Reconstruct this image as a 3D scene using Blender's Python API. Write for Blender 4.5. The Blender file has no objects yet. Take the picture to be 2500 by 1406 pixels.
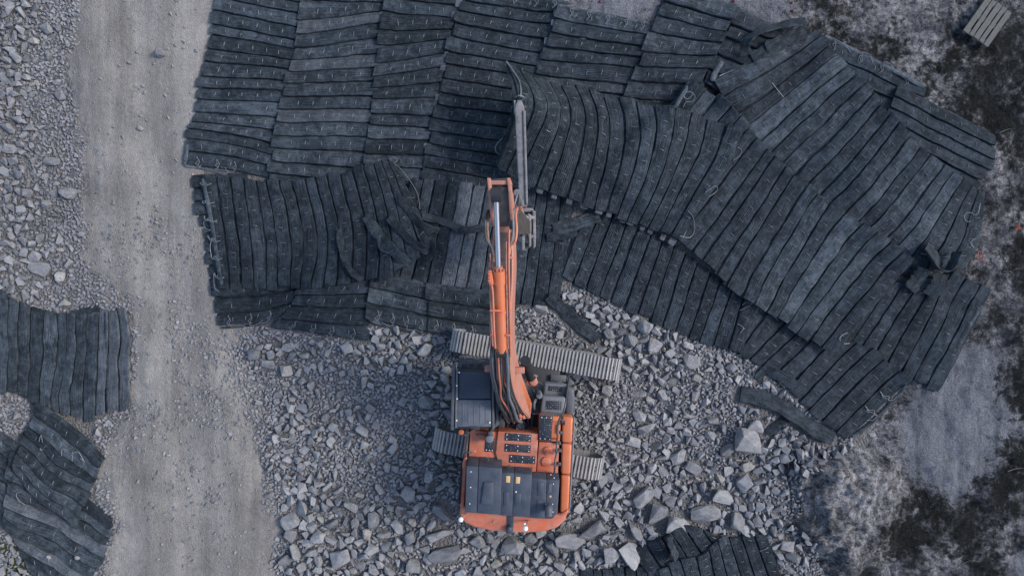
import bpy, bmesh, math, random
import numpy as np
from mathutils import Vector, Matrix

random.seed(7)
RNG = np.random.default_rng(7)
rad = math.radians
SC = bpy.context.scene
COL = SC.collection

# ------------------------------------------------------------------ camera
CAM_H = 21.0                    # drone height above the ground, metres
MPP = 0.012                     # metres of ground for one photo pixel
cam_d = bpy.data.cameras.new('camera')
cam_d.sensor_width = 36.0
cam_d.lens = 36.0 * CAM_H / 30.0
cam_d.clip_end = 600.0
cam = bpy.data.objects.new('camera', cam_d)
cam.location = (0, 0, CAM_H)
COL.objects.link(cam)
SC.camera = cam

# ------------------------------------------------------------------ sky and sun
SUN_EL, SUN_AZ = rad(40), rad(80)       # azimuth clockwise from +Y (photo up)
world = bpy.data.worlds.new('World')
SC.world = world
world.use_nodes = True
wn = world.node_tree
sky = wn.nodes.new('ShaderNodeTexSky')
sky.sky_type = 'NISHITA'
sky.sun_disc = False
sky.sun_elevation = SUN_EL
sky.sun_rotation = SUN_AZ
sky.air_density = 1.0
sky.dust_density = 1.6
sky.ozone_density = 1.8
wn.nodes['Background'].inputs['Strength'].default_value = 0.135
wn.links.new(sky.outputs['Color'], wn.nodes['Background'].inputs['Color'])
sun_d = bpy.data.lights.new('sun', 'SUN')
sun_d.energy = 1.3
sun_d.angle = rad(14)
sun_d.color = (1.0, 0.95, 0.9)
sun = bpy.data.objects.new('sun', sun_d)
sd = Vector((math.cos(SUN_EL) * math.sin(SUN_AZ), math.cos(SUN_EL) * math.cos(SUN_AZ), math.sin(SUN_EL)))
sun.rotation_euler = sd.to_track_quat('Z', 'Y').to_euler()
sun.location = (12, 5, 30)
COL.objects.link(sun)
vs = SC.view_settings
vs.view_transform = 'Standard'
vs.look = 'None'
vs.gamma = 1.0
vs.use_curve_mapping = False
vs.exposure = 1.02

# ------------------------------------------------------------------ helpers
def W(px, py, z=0.0):
    """photo pixel + real height -> point in the place"""
    k = MPP * (CAM_H - z) / CAM_H
    return np.array([(px - 1250.0) * k, (703.0 - py) * k, z])

def tag(o, label=None, cat=None, group=None, kind=None):
    if label: o['label'] = label
    if cat: o['category'] = cat
    if group: o['group'] = group
    if kind: o['kind'] = kind
    return o

def empty(name, loc, label=None, cat=None, group=None):
    o = bpy.data.objects.new(name, None)
    o.empty_display_size = 0.3
    o.location = loc
    COL.objects.link(o)
    o['_o'] = tuple(float(c) for c in loc)
    tag(o, label, cat, group)
    return o

def origin_of(o):
    p = np.zeros(3)
    while o is not None:
        p = p + np.array(o.location)
        o = o.parent
    return p

def mk(name, v, f, mat, parent=None, smooth=None, uv=None, loc=None):
    """one mesh object from world-space vertices"""
    v = np.asarray(v, dtype=np.float64)
    org = origin_of(parent) if parent is not None else np.zeros(3)
    if loc is not None:
        org = org + np.asarray(loc) - (origin_of(parent) if parent is not None else 0)
    me = bpy.data.meshes.new(name)
    me.from_pydata((v - org).tolist(), [], [list(q) for q in f])
    if uv is not None:
        l = me.uv_layers.new(name='UVMap')
        idx = np.empty(len(me.loops), dtype=np.int32)
        me.loops.foreach_get('vertex_index', idx)
        l.data.foreach_set('uv', np.asarray(uv, dtype=np.float32)[idx].ravel())
    if smooth is not None:
        me.polygons.foreach_set('use_smooth', np.ones(len(me.polygons), dtype=bool))
        me.set_sharp_from_angle(angle=rad(smooth))
    me.materials.append(mat)
    o = bpy.data.objects.new(name, me)
    if loc is not None and parent is None:
        o.location = loc
    COL.objects.link(o)
    if parent is not None:
        o.parent = parent
    return o

class Geo:
    def __init__(s): s.v = []; s.f = []; s.n = 0
    def add(s, v, f):
        v = np.asarray(v, dtype=float)
        s.v.append(v); s.f += [[i + s.n for i in q] for q in f]; s.n += len(v)
        return s
    def V(s): return np.concatenate(s.v)
    def build(s, name, mat, parent=None, smooth=None, loc=None): return mk(name, s.V(), s.f, mat, parent, smooth, None, loc)

def tube(pts, r, seg=6, closed=False):
    p = np.asarray(pts, dtype=float)
    n = len(p)
    rr = np.full(n, r) if np.isscalar(r) else np.asarray(r)
    t = np.gradient(p, axis=0)
    t /= np.linalg.norm(t, axis=1)[:, None] + 1e-9
    up = np.array([0, 0, 1.0]) if abs(t[0][2]) < 0.9 else np.array([1.0, 0, 0])
    vs_ = []
    for i in range(n):
        a = np.cross(t[i], up); a /= np.linalg.norm(a) + 1e-9
        b = np.cross(a, t[i]); up = b
        for k in range(seg):
            an = 2 * math.pi * k / seg
            vs_.append(p[i] + rr[i] * (math.cos(an) * a + math.sin(an) * b))
    f = []
    for i in range(n - 1):
        for k in range(seg):
            f.append([i * seg + k, i * seg + (k + 1) % seg, (i + 1) * seg + (k + 1) % seg, (i + 1) * seg + k])
    f.append(list(range(seg))[::-1]); f.append([(n - 1) * seg + k for k in range(seg)])
    return np.array(vs_), f

def bevel(v, f, off, seg=2, clamp=True):
    bm = bmesh.new()
    bv = [bm.verts.new(tuple(p)) for p in v]
    for q in f: bm.faces.new([bv[i] for i in q])
    bm.normal_update()
    bmesh.ops.recalc_face_normals(bm, faces=bm.faces[:])
    es = [e for e in bm.edges if len(e.link_faces) == 2 and e.calc_face_angle(0) > rad(25)]
    bmesh.ops.bevel(bm, geom=es, offset=off, segments=seg, affect='EDGES', profile=0.5, clamp_overlap=clamp)
    bm.verts.index_update()
    V = np.array([w.co[:] for w in bm.verts]); F = [[w.index for w in q.verts] for q in bm.faces]
    bm.free()
    return V, F

def prism(bot, top):
    n = len(bot)
    v = np.concatenate([np.asarray(bot, float), np.asarray(top, float)])
    f = [list(range(n))[::-1], [n + i for i in range(n)]]
    for i in range(n): f.append([i, (i + 1) % n, n + (i + 1) % n, n + i])
    return v, f

def box(c, s, rz=0.0):
    c = np.asarray(c, float); hx, hy, hz = s[0] / 2, s[1] / 2, s[2] / 2
    b = np.array([[-hx, -hy], [hx, -hy], [hx, hy], [-hx, hy]])
    R = np.array([[math.cos(rz), -math.sin(rz)], [math.sin(rz), math.cos(rz)]])
    b = b @ R.T
    return prism(np.c_[b + c[:2], np.full(4, c[2] - hz)], np.c_[b + c[:2], np.full(4, c[2] + hz)])

def catmull(P, t):
    """P (k,...) control rows, t in 0..1 array"""
    P = np.asarray(P, float); k = len(P)
    if k == 1: return np.repeat(P, len(t), 0)
    x = np.clip(np.asarray(t) * (k - 1), -0.15, k - 1 + 0.15)
    i = np.clip(np.floor(x).astype(int), 0, k - 2); s = x - i
    g = lambda j: np.where(((j < 0) | (j > k - 1)).reshape((-1,) + (1,) * (P.ndim - 1)),
                           np.where((j < 0).reshape((-1,) + (1,) * (P.ndim - 1)), 2 * P[0] - P[1], 2 * P[-1] - P[-2]),
                           P[np.clip(j, 0, k - 1)])
    p0, p1, p2, p3 = g(i - 1), P[i], P[i + 1], g(i + 2)
    s = s.reshape((-1,) + (1,) * (P.ndim - 1))
    return 0.5 * (2 * p1 + (p2 - p0) * s + (2 * p0 - 5 * p1 + 4 * p2 - p3) * s ** 2 + (3 * p1 - p0 - 3 * p2 + p3) * s ** 3)

_lat = {}
def vnoise(x, y, seed):
    if seed not in _lat: _lat[seed] = np.random.default_rng(seed).random((256, 256))
    L = _lat[seed]
    xi = np.floor(x).astype(int); yi = np.floor(y).astype(int)
    fx = x - xi; fy = y - yi
    fx = fx * fx * (3 - 2 * fx); fy = fy * fy * (3 - 2 * fy)
    a = L[xi & 255, yi & 255]; b = L[(xi + 1) & 255, yi & 255]; c = L[xi & 255, (yi + 1) & 255]; d = L[(xi + 1) & 255, (yi + 1) & 255]
    return (a * (1 - fx) + b * fx) * (1 - fy) + (c * (1 - fx) + d * fx) * fy

def fbm(x, y, size, octs=4, seed=1, gain=0.5):
    x = np.asarray(x, float); y = np.asarray(y, float)
    s = 0.0; a = 1.0; tot = 0.0; f = 1.0 / size
    for o in range(octs):
        s = s + a * vnoise(x * f + 17.3 * o, y * f - 9.1 * o, seed * 31 + o); tot += a; a *= gain; f *= 2.03
    return s / tot * 2 - 1

def poly_sd(px, py, poly):
    """signed distance in pixels, positive inside"""
    P = np.asarray(poly, float); x = np.asarray(px, float); y = np.asarray(py, float)
    d = np.full(x.shape, 1e18); ins = np.zeros(x.shape, bool)
    for i in range(len(P)):
        a = P[i]; b = P[(i + 1) % len(P)]; e = b - a
        t = np.clip(((x - a[0]) * e[0] + (y - a[1]) * e[1]) / (e @ e), 0, 1)
        d = np.minimum(d, (x - a[0] - t * e[0]) ** 2 + (y - a[1] - t * e[1]) ** 2)
        c = ((a[1] > y) != (b[1] > y)) & (x < (b[0] - a[0]) * (y - a[1]) / (b[1] - a[1] + 1e-12) + a[0])
        ins ^= c
    return np.sqrt(d) * np.where(ins, 1, -1)

# ------------------------------------------------------------------ materials
def new_mat(name):
    m = bpy.data.materials.new(name); m.use_nodes = True
    nt = m.node_tree; b = nt.nodes['Principled BSDF']
    return m, nt, b

class N:
    def __init__(s, nt): s.nt = nt
    def node(s, t, **kw):
        n = s.nt.nodes.new(t)
        for k, v in kw.items(): setattr(n, k, v)
        return n
    def lk(s, a, b): s.nt.links.new(a, b)
    def coord(s, which='Object'): return s.node('ShaderNodeTexCoord').outputs[which]
    def mapping(s, vec, scale=(1, 1, 1), rot=(0, 0, 0), loc=(0, 0, 0)):
        m = s.node('ShaderNodeMapping'); m.inputs['Scale'].default_value = scale; m.inputs['Rotation'].default_value = rot
        m.inputs['Location'].default_value = loc
        s.lk(vec, m.inputs['Vector']); return m.outputs['Vector']
    def noise(s, vec, scale, detail=4, rough=0.55, w=None, dist=0.0):
        n = s.node('ShaderNodeTexNoise'); n.inputs['Scale'].default_value = scale
        n.inputs['Detail'].default_value = detail; n.inputs['Roughness'].default_value = rough; n.inputs['Distortion'].default_value = dist
        if w is not None: n.noise_dimensions = '4D'; s.lk(w, n.inputs['W'])
        s.lk(vec, n.inputs['Vector']); return n.outputs['Fac']
    def voro(s, vec, scale, feature='F1', out='Distance', rnd=1.0):
        n = s.node('ShaderNodeTexVoronoi', feature=feature); n.inputs['Scale'].default_value = scale; n.inputs['Randomness'].default_value = rnd
        s.lk(vec, n.inputs['Vector']); return n.outputs[out]
    def ramp(s, fac, stops):
        r = s.node('ShaderNodeValToRGB'); e = r.color_ramp.elements
        while len(e) > 1: e.remove(e[-1])
        for i, (p, c) in enumerate(stops):
            q = e[0] if i == 0 else e.new(p)
            q.position = p; q.color = (*c, 1) if not np.isscalar(c) else (c, c, c, 1)
        s.lk(fac, r.inputs['Fac']); return r.outputs['Color']
    def mix(s, fac, a, b, blend='MIX'):
        m = s.node('ShaderNodeMix', data_type='RGBA', blend_type=blend)
        if np.isscalar(fac): m.inputs[0].default_value = fac
        else: s.lk(fac, m.inputs[0])
        for sock, val in ((m.inputs[6], a), (m.inputs[7], b)):
            if isinstance(val, tuple): sock.default_value = (*val, 1)
            else: s.lk(val, sock)
        return m.outputs[2]
    def math(s, op, a, b=None, clamp=False):
        m = s.node('ShaderNodeMath', operation=op); m.use_clamp = clamp
        for i, q in enumerate((a, b)):
            if q is None: continue
            if np.isscalar(q): m.inputs[i].default_value = q
            else: s.lk(q, m.inputs[i])
        return m.outputs[0]
    def bump(s, h, strength, dist, normal=None):
        b = s.node('ShaderNodeBump'); b.inputs['Strength'].default_value = strength; b.inputs['Distance'].default_value = dist
        s.lk(h, b.inputs['Height'])
        if normal is not None: s.lk(normal, b.inputs['Normal'])
        return b.outputs['Normal']
    def attr(s, name, out='Fac'):
        a = s.node('ShaderNodeAttribute'); a.attribute_name = name; return a.outputs[out]
    def rnd(s): return s.node('ShaderNodeObjectInfo').outputs['Random']

def paint(name, col, dust, dust_amt=0.5, rough=0.5, scale=3.0, speck=0.0, metallic=0.0, grime=0.0, grime_col=(0.03, 0.03, 0.032)):
    m, nt, b = new_mat(name); n = N(nt); co = n.coord()
    a = n.noise(co, scale, 6, 0.65); c = n.noise(co, scale * 9, 4, 0.7)
    k = n.ramp(a, [(0.3, 0.0), (0.75, 1.0)])
    k = n.math('MULTIPLY', n.math('MULTIPLY', k, dust_amt), n.math('ADD', c, 0.5), clamp=True)
    colr = n.mix(k, col, dust)
    if grime:
        g = n.ramp(n.noise(co, scale * 1.7, 6, 0.7), [(0.5, 0.0), (0.68, 1.0)])
        colr = n.mix(n.math('MULTIPLY', g, grime), colr, grime_col)
    if speck:
        s = n.ramp(n.noise(co, 60, 2, 0.6), [(0.62, 0.0), (0.72, 1.0)])
        colr = n.mix(n.math('MULTIPLY', s, speck), colr, dust)
    n.lk(colr, b.inputs['Base Color'])
    n.lk(n.math('ADD', n.math('MULTIPLY', c, 0.25), rough - 0.12), b.inputs['Roughness'])
    b.inputs['Metallic'].default_value = metallic
    n.lk(n.bump(c, 0.12, 0.004), b.inputs['Normal'])
    return m

def rubber(name, base, dust, dust_lo=0.42, dust_amt=1.0):
    m, nt, b = new_mat(name); n = N(nt); co = n.coord(); r = n.rnd()
    uv = n.coord('UV')
    w = n.math('MULTIPLY', r, 37.0)
    big = n.noise(co, 0.55, 3, 0.6)
    mid = n.ramp(n.noise(co, 3.2, 6, 0.7, w), [(0.34, 0.0), (0.68, 1.0)])
    streak = n.ramp(n.noise(n.mapping(uv, (1.6, 16, 1)), 1.0, 4, 0.65, w), [(0.34, 0.0), (0.68, 1.0)])
    blot = n.noise(co, 8, 5, 0.7, w)
    fine = n.noise(co, 26, 4, 0.8)
    # tread grooves on some strips
    sep = n.node('ShaderNodeSeparateXYZ'); n.lk(uv, sep.inputs[0])
    gro = n.math('ABSOLUTE', n.math('SINE', n.math('MULTIPLY', sep.outputs[1], 34.0)))
    gmask = n.ramp(n.math('FRACT', n.math('MULTIPLY', r, 13.7)), [(0.52, 0.0), (0.56, 1.0)])
    gm2 = n.ramp(n.noise(co, 1.3, 3, 0.6, w), [(0.42, 0.0), (0.55, 1.0)])
    gmask = n.math('MULTIPLY', gmask, gm2)
    d = n.math('ADD', n.math('MULTIPLY', mid, 0.5), n.math('MULTIPLY', streak, 0.32))
    d = n.math('ADD', d, n.math('MULTIPLY', big, 0.18))
    d = n.math('ADD', d, n.math('MULTIPLY', n.math('SUBTRACT', r, 0.5), 0.1))
    dk = n.ramp(d, [(dust_lo - 0.08, 0.0), (dust_lo + 0.4, 1.0)])
    bl = n.ramp(blot, [(0.5, 0.0), (0.64, 1.0)])
    scr = n.ramp(n.noise(n.mapping(uv, (4, 30, 1)), 1.0, 3, 0.7, w), [(0.56, 0.0), (0.66, 1.0)])
    dk = n.math('MULTIPLY', n.math('ADD', dk, n.math('ADD', n.math('MULTIPLY', bl, 0.5), n.math('MULTIPLY', scr, 0.35)), clamp=True), dust_amt)
    tone = n.math('ADD', n.math('MULTIPLY', n.math('FRACT', n.math('MULTIPLY', r, 5.31)), 0.26), 0.87)
    col = n.mix(dk, base, dust)
    hsv = n.node('ShaderNodeHueSaturation'); n.lk(col, hsv.inputs['Color'])
    n.lk(n.math('MULTIPLY', tone, n.math('ADD', n.math('MULTIPLY', fine, 2.2), -0.1)), hsv.inputs['Value'])
    n.lk(hsv.outputs['Color'], b.inputs['Base Color'])
    b.inputs['Roughness'].default_value = 0.85
    b.inputs['Specular IOR Level'].default_value = 0.25
    h = n.math('ADD', n.math('MULTIPLY', blot, 0.5), n.math('MULTIPLY', fine, 0.35))
    h = n.math('ADD', h, n.math('MULTIPLY', streak, 0.6))
    h = n.math('ADD', h, n.math('MULTIPLY', n.math('MULTIPLY', gro, gmask), 0.7))
    n.lk(n.bump(h, 0.9, 0.03), b.inputs['Normal'])
    return m

M = {}
M['rubber'] = rubber('rubber_black', (0.0085, 0.0136, 0.018), (0.07, 0.088, 0.106), 0.43, 0.66)
M['rubber_mid'] = rubber('rubber_dusty', (0.0135, 0.0195, 0.0248), (0.09, 0.109, 0.128), 0.41, 0.78)
M['rubber_pale'] = rubber('rubber_pale', (0.04, 0.049, 0.059), (0.125, 0.138, 0.153), 0.37, 0.9)
M['wire'] = paint('wire_steel', (0.135, 0.148, 0.16), (0.21, 0.22, 0.23), 0.5, 0.45, 5, metallic=0.15)
M['wire_dull'] = paint('wire_dull', (0.11, 0.12, 0.132), (0.2, 0.2, 0.2), 0.5, 0.5, 5, metallic=0.15)
M['orange'] = paint('paint_orange', (0.55, 0.1, 0.028), (0.42, 0.2, 0.14), 1.0, 0.5, 3.2, 0.5, grime=0.55, grime_col=(0.2, 0.11, 0.085))
M['orange_clean'] = paint('paint_orange_clean', (0.5, 0.115, 0.032), (0.46, 0.19, 0.11), 0.6, 0.4, 2.0, 0.1)
M['salmon'] = paint('paint_faded', (0.4, 0.14, 0.085), (0.36, 0.21, 0.17), 0.9, 0.6, 2.5, 0.3, grime=0.35, grime_col=(0.13, 0.09, 0.08))
M['salmon_dirty'] = paint('paint_faded_dirty', (0.36, 0.15, 0.1), (0.3, 0.2, 0.17), 0.9, 0.65, 3.5, 0.3, grime=0.85, grime_col=(0.06, 0.055, 0.055))
M['boomtop'] = paint('paint_boom_top', (0.085, 0.05, 0.045), (0.13, 0.1, 0.095), 0.9, 0.65, 3, 0.3, grime=0.95, grime_col=(0.035, 0.03, 0.032))
M['navy'] = paint('paint_navy', (0.02, 0.031, 0.052), (0.1, 0.108, 0.12), 0.55, 0.55, 3.5, 0.55)
M['navy_front'] = paint('paint_black_trim', (0.012, 0.013, 0.016), (0.06, 0.05, 0.05), 0.35, 0.6, 4.0, 0.2)
M['cab'] = paint('paint_cab', (0.014, 0.022, 0.038), (0.11, 0.12, 0.14), 0.3, 0.45, 2.0, 0.75)
M['cab_grey'] = paint('paint_cab_dusty', (0.06, 0.072, 0.092), (0.16, 0.165, 0.175), 0.7, 0.55, 4.0, 0.7)
M['grey'] = paint('paint_grey', (0.11, 0.12, 0.135), (0.18, 0.18, 0.185), 0.6, 0.6, 4.0, 0.3)
M['dgrey'] = paint('paint_dark_grey', (0.05, 0.056, 0.066), (0.13, 0.13, 0.14), 0.5, 0.6, 4.0, 0.2)
M['black'] = paint('black_parts', (0.009, 0.01, 0.012), (0.05, 0.05, 0.052), 0.35, 0.6, 6.0, 0.1)
M['hose'] = paint('rubber_hose', (0.02, 0.022, 0.026), (0.16, 0.16, 0.165), 0.6, 0.5, 5.0)
M['hose_grey'] = paint('grey_hose', (0.09, 0.1, 0.115), (0.2, 0.2, 0.2), 0.5, 0.5, 5.0)
M['steel'] = paint('track_steel', (0.24, 0.235, 0.225), (0.36, 0.345, 0.325), 0.85, 0.6, 4.0, 0.1, metallic=0.1)
M['steel_dirty'] = paint('dirty_steel', (0.12, 0.115, 0.115), (0.27, 0.25, 0.24), 0.85, 0.65, 5.0, 0.2, grime=0.6)
M['chrome'] = paint('chrome_rod', (0.4, 0.4, 0.42), (0.45, 0.45, 0.46), 0.2, 0.3, 2.0, metallic=0.75)
M['white'] = paint('white_plastic', (0.75, 0.77, 0.76), (0.6, 0.6, 0.58), 0.3, 0.4, 4.0)
M['yellow'] = paint('yellow_label', (0.6, 0.38, 0.14), (0.5, 0.4, 0.25), 0.4, 0.5, 5.0)
M['glass'] = paint('cab_glass', (0.01, 0.014, 0.02), (0.05, 0.055, 0.06), 0.3, 0.15, 3.0)
M['red'] = paint('red_plastic', (0.09, 0.008, 0.016), (0.09, 0.02, 0.025), 0.3, 0.5, 5.0)
M['orange_tube'] = paint('orange_cord', (0.28, 0.045, 0.018), (0.2, 0.06, 0.035), 0.3, 0.5, 8.0)
M['wood'] = None
M['arm'] = paint('arm_grease', (0.028, 0.025, 0.025), (0.12, 0.1, 0.095), 0.7, 0.6, 4.0, 0.3, grime=0.5, grime_col=(0.012, 0.011, 0.012))

def tread_mat():
    m, nt, b = new_mat('anti_slip_tread'); n = N(nt); co = n.coord()
    v = n.voro(n.mapping(co, (1, 1, 0.01)), 17, rnd=0.25)
    dots = n.ramp(v, [(0.2, 1.0), (0.32, 0.0)])
    k = n.math('MULTIPLY', dots, n.ramp(n.noise(co, 12, 4), [(0.35, 0.15), (0.65, 1.0)]))
    n.lk(n.mix(k, (0.013, 0.018, 0.028), (0.3, 0.31, 0.33)), b.inputs['Base Color'])
    b.inputs['Roughness'].default_value = 0.6
    n.lk(n.bump(dots, 0.8, 0.01), b.inputs['Normal'])
    return m
M['tread'] = tread_mat()

def wood_mat():
    m, nt, b = new_mat('weathered_wood'); n = N(nt); co = n.coord(); r = n.rnd()
    g = n.noise(n.mapping(co, (14, 14, 14)), 1.0, 5, 0.65, n.math('MULTIPLY', r, 20))
    a = n.noise(co, 3, 4)
    c = n.ramp(g, [(0.3, (0.055, 0.055, 0.048)), (0.7, (0.12, 0.118, 0.105))])
    n.lk(n.mix(n.math('MULTIPLY', a, 0.5), c, (0.13, 0.13, 0.12)), b.inputs['Base Color'])
    b.inputs['Roughness'].default_value = 0.85
    n.lk(n.bump(g, 0.6, 0.006), b.inputs['Normal'])
    return m
M['wood'] = wood_mat()

def stone_mat(name, use_attr):
    m, nt, b = new_mat(name); n = N(nt); co = n.coord()
    r = n.attr('tint') if use_attr else n.rnd()
    a = n.noise(co, 7 if use_attr else 2.2, 6, 0.65, n.math('MULTIPLY', r, 50)); f = n.noise(co, 55, 4, 0.7)
    base = n.ramp(r, [(0.0, (0.15, 0.152, 0.158)), (0.3, (0.2, 0.2, 0.206)), (0.6, (0.245, 0.244, 0.249)), (0.85, (0.29, 0.286, 0.288)), (1.0, (0.27, 0.255, 0.23))])
    k = n.ramp(a, [(0.3, 0.66), (0.7, 1.25)])
    c = n.mix(1.0, base, k, 'MULTIPLY')
    if not use_attr: c = n.mix(1.0, c, (1.18, 1.17, 1.15), 'MULTIPLY')
    k2 = n.ramp(f, [(0.25, 0.72), (0.75, 1.22)])
    c = n.mix(1.0, c, k2, 'MULTIPLY')
    if not use_attr:
        v = n.ramp(n.noise(n.mapping(co, (1, 3, 5)), 2.5, 6, 0.7), [(0.6, 0.0), (0.7, 0.5)])
        c = n.mix(v, c, (0.36, 0.32, 0.27))
    n.lk(c, b.inputs['Base Color'])
    b.inputs['Roughness'].default_value = 0.9
    b.inputs['Specular IOR Level'].default_value = 0.2
    h = n.math('ADD', n.math('MULTIPLY', a, 1.0), n.math('MULTIPLY', f, 0.3))
    n.lk(n.bump(h, 0.7, 0.03 if use_attr else 0.09), b.inputs['Normal'])
    return m
M['stone'] = stone_mat('loose_stone', True)
M['boulder'] = stone_mat('boulder_rock', False)
# ------------------------------------------------------------------ ground, road, bedrock
ROAD = [(145, -60), (170, 150), (165, 300), (190, 450), (185, 560), (205, 660), (300, 745), (325, 880), (322, 1000), (250, 1080), (235, 1150),
        (265, 1280), (235, 1380), (240, 1480), (700, 1480), (690, 1380), (705, 1290), (650, 1180), (640, 1080), (615, 950), (590, 860), (640, 790),
        (590, 760), (550, 560), (505, 400), (530, 250), (575, -60)]
ROCKY = [(1300, -120), (1300, 200), (1900, 300), (2200, 700), (2200, 950), (2080, 1050), (1990, 1075), (1900, 1120), (1905, 1200), (1890, 1290),
         (1950, 1340), (1960, 1440), (1950, 1560), (3600, 1560), (3600, -120)]

def to_px(x, y): return x / MPP + 1250.0, 703.0 - y / MPP

def ground_z(x, y):
    px, py = to_px(x, y)
    z = 0.07 * fbm(x, y, 2.2, 4, 3)
    rd = poly_sd(px, py, ROAD)
    z = z * np.clip(1 - rd / 60, 0.35, 1)
    left = np.clip((150 - px) / 250, 0, 1.5)
    z = z + 0.25 * left
    bl = np.clip((py - 1180) / 300, 0, 1.2) * np.clip((px - 650) / 120, 0, 1)
    z = z + 0.22 * bl
    return z

def rock_z(x, y):
    px, py = to_px(x, y)
    d = poly_sd(px, py, ROCKY)
    edge = np.clip(d / 70 + 0.45 * fbm(x, y, 0.9, 4, 21), -1.2, 1)
    a = fbm(x, y, 3.2, 5, 8); r = 1 - np.abs(fbm(x * 0.8 + y * 0.5, y * 0.8 - x * 0.4, 1.1, 5, 9))
    z = 0.02 + 0.17 * a + 0.13 * (r - 0.6) + 0.1 * np.clip((px - 2000) / 500, 0, 1)
    # outcrop with a steep face towards the rubble
    wob = 75 * fbm(x, y, 1.6, 5, 22)
    oc = np.clip((px + wob - 1895) / 120, 0, 1) * np.clip((py + wob - 1070) / 70, 0, 1) * np.clip((1420 - py + wob) / 90, 0, 1) * np.clip(1 - (px + wob - 2090) / 130, 0.25, 1)
    oc = oc * oc * (3 - 2 * oc)
    fac = np.abs(fbm(x + 0.4 * y, y - 0.3 * x, 0.8, 3, 23)) + 0.5 * np.abs(fbm(x - 0.5 * y, y + 0.2 * x, 0.35, 3, 24))
    return z + 0.16 * np.minimum(edge, 0.9) - 0.12 + oc * (0.42 + 0.3 * fac) + 0.12 * fac * np.clip(d / 80, 0, 1)

def road_z(x, y):
    px, py = to_px(x, y)
    d = poly_sd(px, py, ROAD)
    e = np.clip(d / 60 + 1.1 * fbm(x, y, 0.6, 5, 33, 0.6), -1.6, 1)
    rut = 0.03 * np.sin((px - 0.12 * py + 14 * fbm(x, y, 3.0, 2, 36)) / 30.0) * np.clip(d / 60, 0, 1)
    return 0.35 * 0.07 * fbm(x, y, 2.2, 4, 3) + 0.06 * e + 0.04 * np.clip(d / 40, 0, 1) + rut + 0.02 * fbm(x, y, 0.5, 4, 35) - 0.01

def axis(lo, hi, step, far):
    a = np.arange(lo, hi + 1e-6, step)
    ext = []; q = step; p = hi
    while p < far: q *= 1.6; p += q; ext.append(p)
    ext = np.array(ext)
    b = []; q = step; p = lo
    while p > -far: q *= 1.6; p -= q; b.append(p)
    return np.concatenate([np.array(b)[::-1], a, ext])

def sheet(name, xs, ys, zf, mat, attrs=None, keep=None):
    X, Y = np.meshgrid(xs, ys, indexing='ij')
    Z = zf(X, Y)
    nx, ny = X.shape
    idx = np.arange(nx * ny).reshape(nx, ny)
    q = np.stack([idx[:-1, :-1], idx[1:, :-1], idx[1:, 1:], idx[:-1, 1:]], -1).reshape(-1, 4)
    if keep is not None:
        k = keep(X, Y); kq = (k[:-1, :-1] | k[1:, :-1] | k[1:, 1:] | k[:-1, 1:]).ravel(); q = q[kq]
    V = np.stack([X, Y, Z], -1).reshape(-1, 3)
    used = np.zeros(len(V), bool); used[q.ravel()] = True
    re = np.cumsum(used) - 1
    V2 = V[used]; q = re[q]
    me = bpy.data.meshes.new(name)
    me.vertices.add(len(V2)); me.vertices.foreach_set('co', V2.astype(np.float32).ravel())
    me.loops.add(q.size); me.loops.foreach_set('vertex_index', q.astype(np.int32).ravel())
    me.polygons.add(len(q)); me.polygons.foreach_set('loop_start', np.arange(0, q.size, 4, dtype=np.int32))
    me.update(calc_edges=True)
    me.polygons.foreach_set('use_smooth', np.ones(len(q), bool))
    for an, fn in (attrs or {}).items():
        at = me.attributes.new(an, 'FLOAT', 'POINT')
        at.data.foreach_set('value', fn(V2[:, 0], V2[:, 1]).astype(np.float32))
    me.materials.append(mat)
    o = bpy.data.objects.new(name, me); COL.objects.link(o)
    tag(o, kind='structure')
    return o

MOSSY = [(2030, 40, 70, 1), (2100, 130, 60, 0.9), (2290, 60, 60, 1.2), (2360, 130, 60, 1.2), (2300, 190, 60, 1), (2330, 260, 60, 0.8), (2470, 330, 80, 1.3),
         (2440, 200, 90, 1.2), (2480, 80, 60, 1.2), (2350, 330, 60, 1), (2440, 420, 40, 0.6), (2500, 650, 60, 1.2), (2400, 570, 60, 0.55), (2440, 680, 80, 0.6),
         (2490, 900, 80, 1.1), (2480, 1030, 80, 1.6), (2450, 930, 50, 0.9), (2490, 1150, 80, 1.3), (2450, 1280, 90, 0.8), (2220, 1220, 50, 1.3), (2180, 1280, 60, 1.3),
         (2150, 1330, 70, 1.2), (2330, 1250, 70, 0.8), (2330, 1330, 70, 0.9), (2040, 1380, 60, 1.0), (2380, 1390, 60, 0.9), (2160, 1070, 40, 0.55), (2420, 1170, 60, 0.7),
         (2200, 160, 50, 0.5), (2000, 110, 40, 0.9), (2290, 880, 40, 0.2), (1960, 1230, 60, 0.1),
         (2250, 20, 60, -1.2), (2160, 30, 50, -1.0), (2220, 150, 40, -0.8), (2290, 220, 25, -0.8), (2330, 1020, 110, -2), (2380, 920, 80, -1.4), (2080, 1230, 110, -1.5), (1500, 20, 180, -2),
         (1800, 30, 150, -2), (2130, 1120, 60, -0.8), (2300, 1400, 50, -0.8), (2480, 1380, 50, -1.2), (2470, 520, 60, -0.3), (2450, 760, 60, -0.1), (1960, 1150, 80, -0.8)]
def moss_f(x, y):
    px, py = to_px(x, y)
    b = np.zeros_like(px)
    for cx, cy, r, w in MOSSY: b += w * np.exp(-((px - cx) ** 2 + (py - cy) ** 2) / (2 * (r * 0.85) ** 2))
    far = np.clip((px - 2520) / 200, 0, 1)
    return b * 0.36 + 1.3 * fbm(x, y, 1.0, 5, 41, 0.8) + 0.3 * far - 0.1

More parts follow.
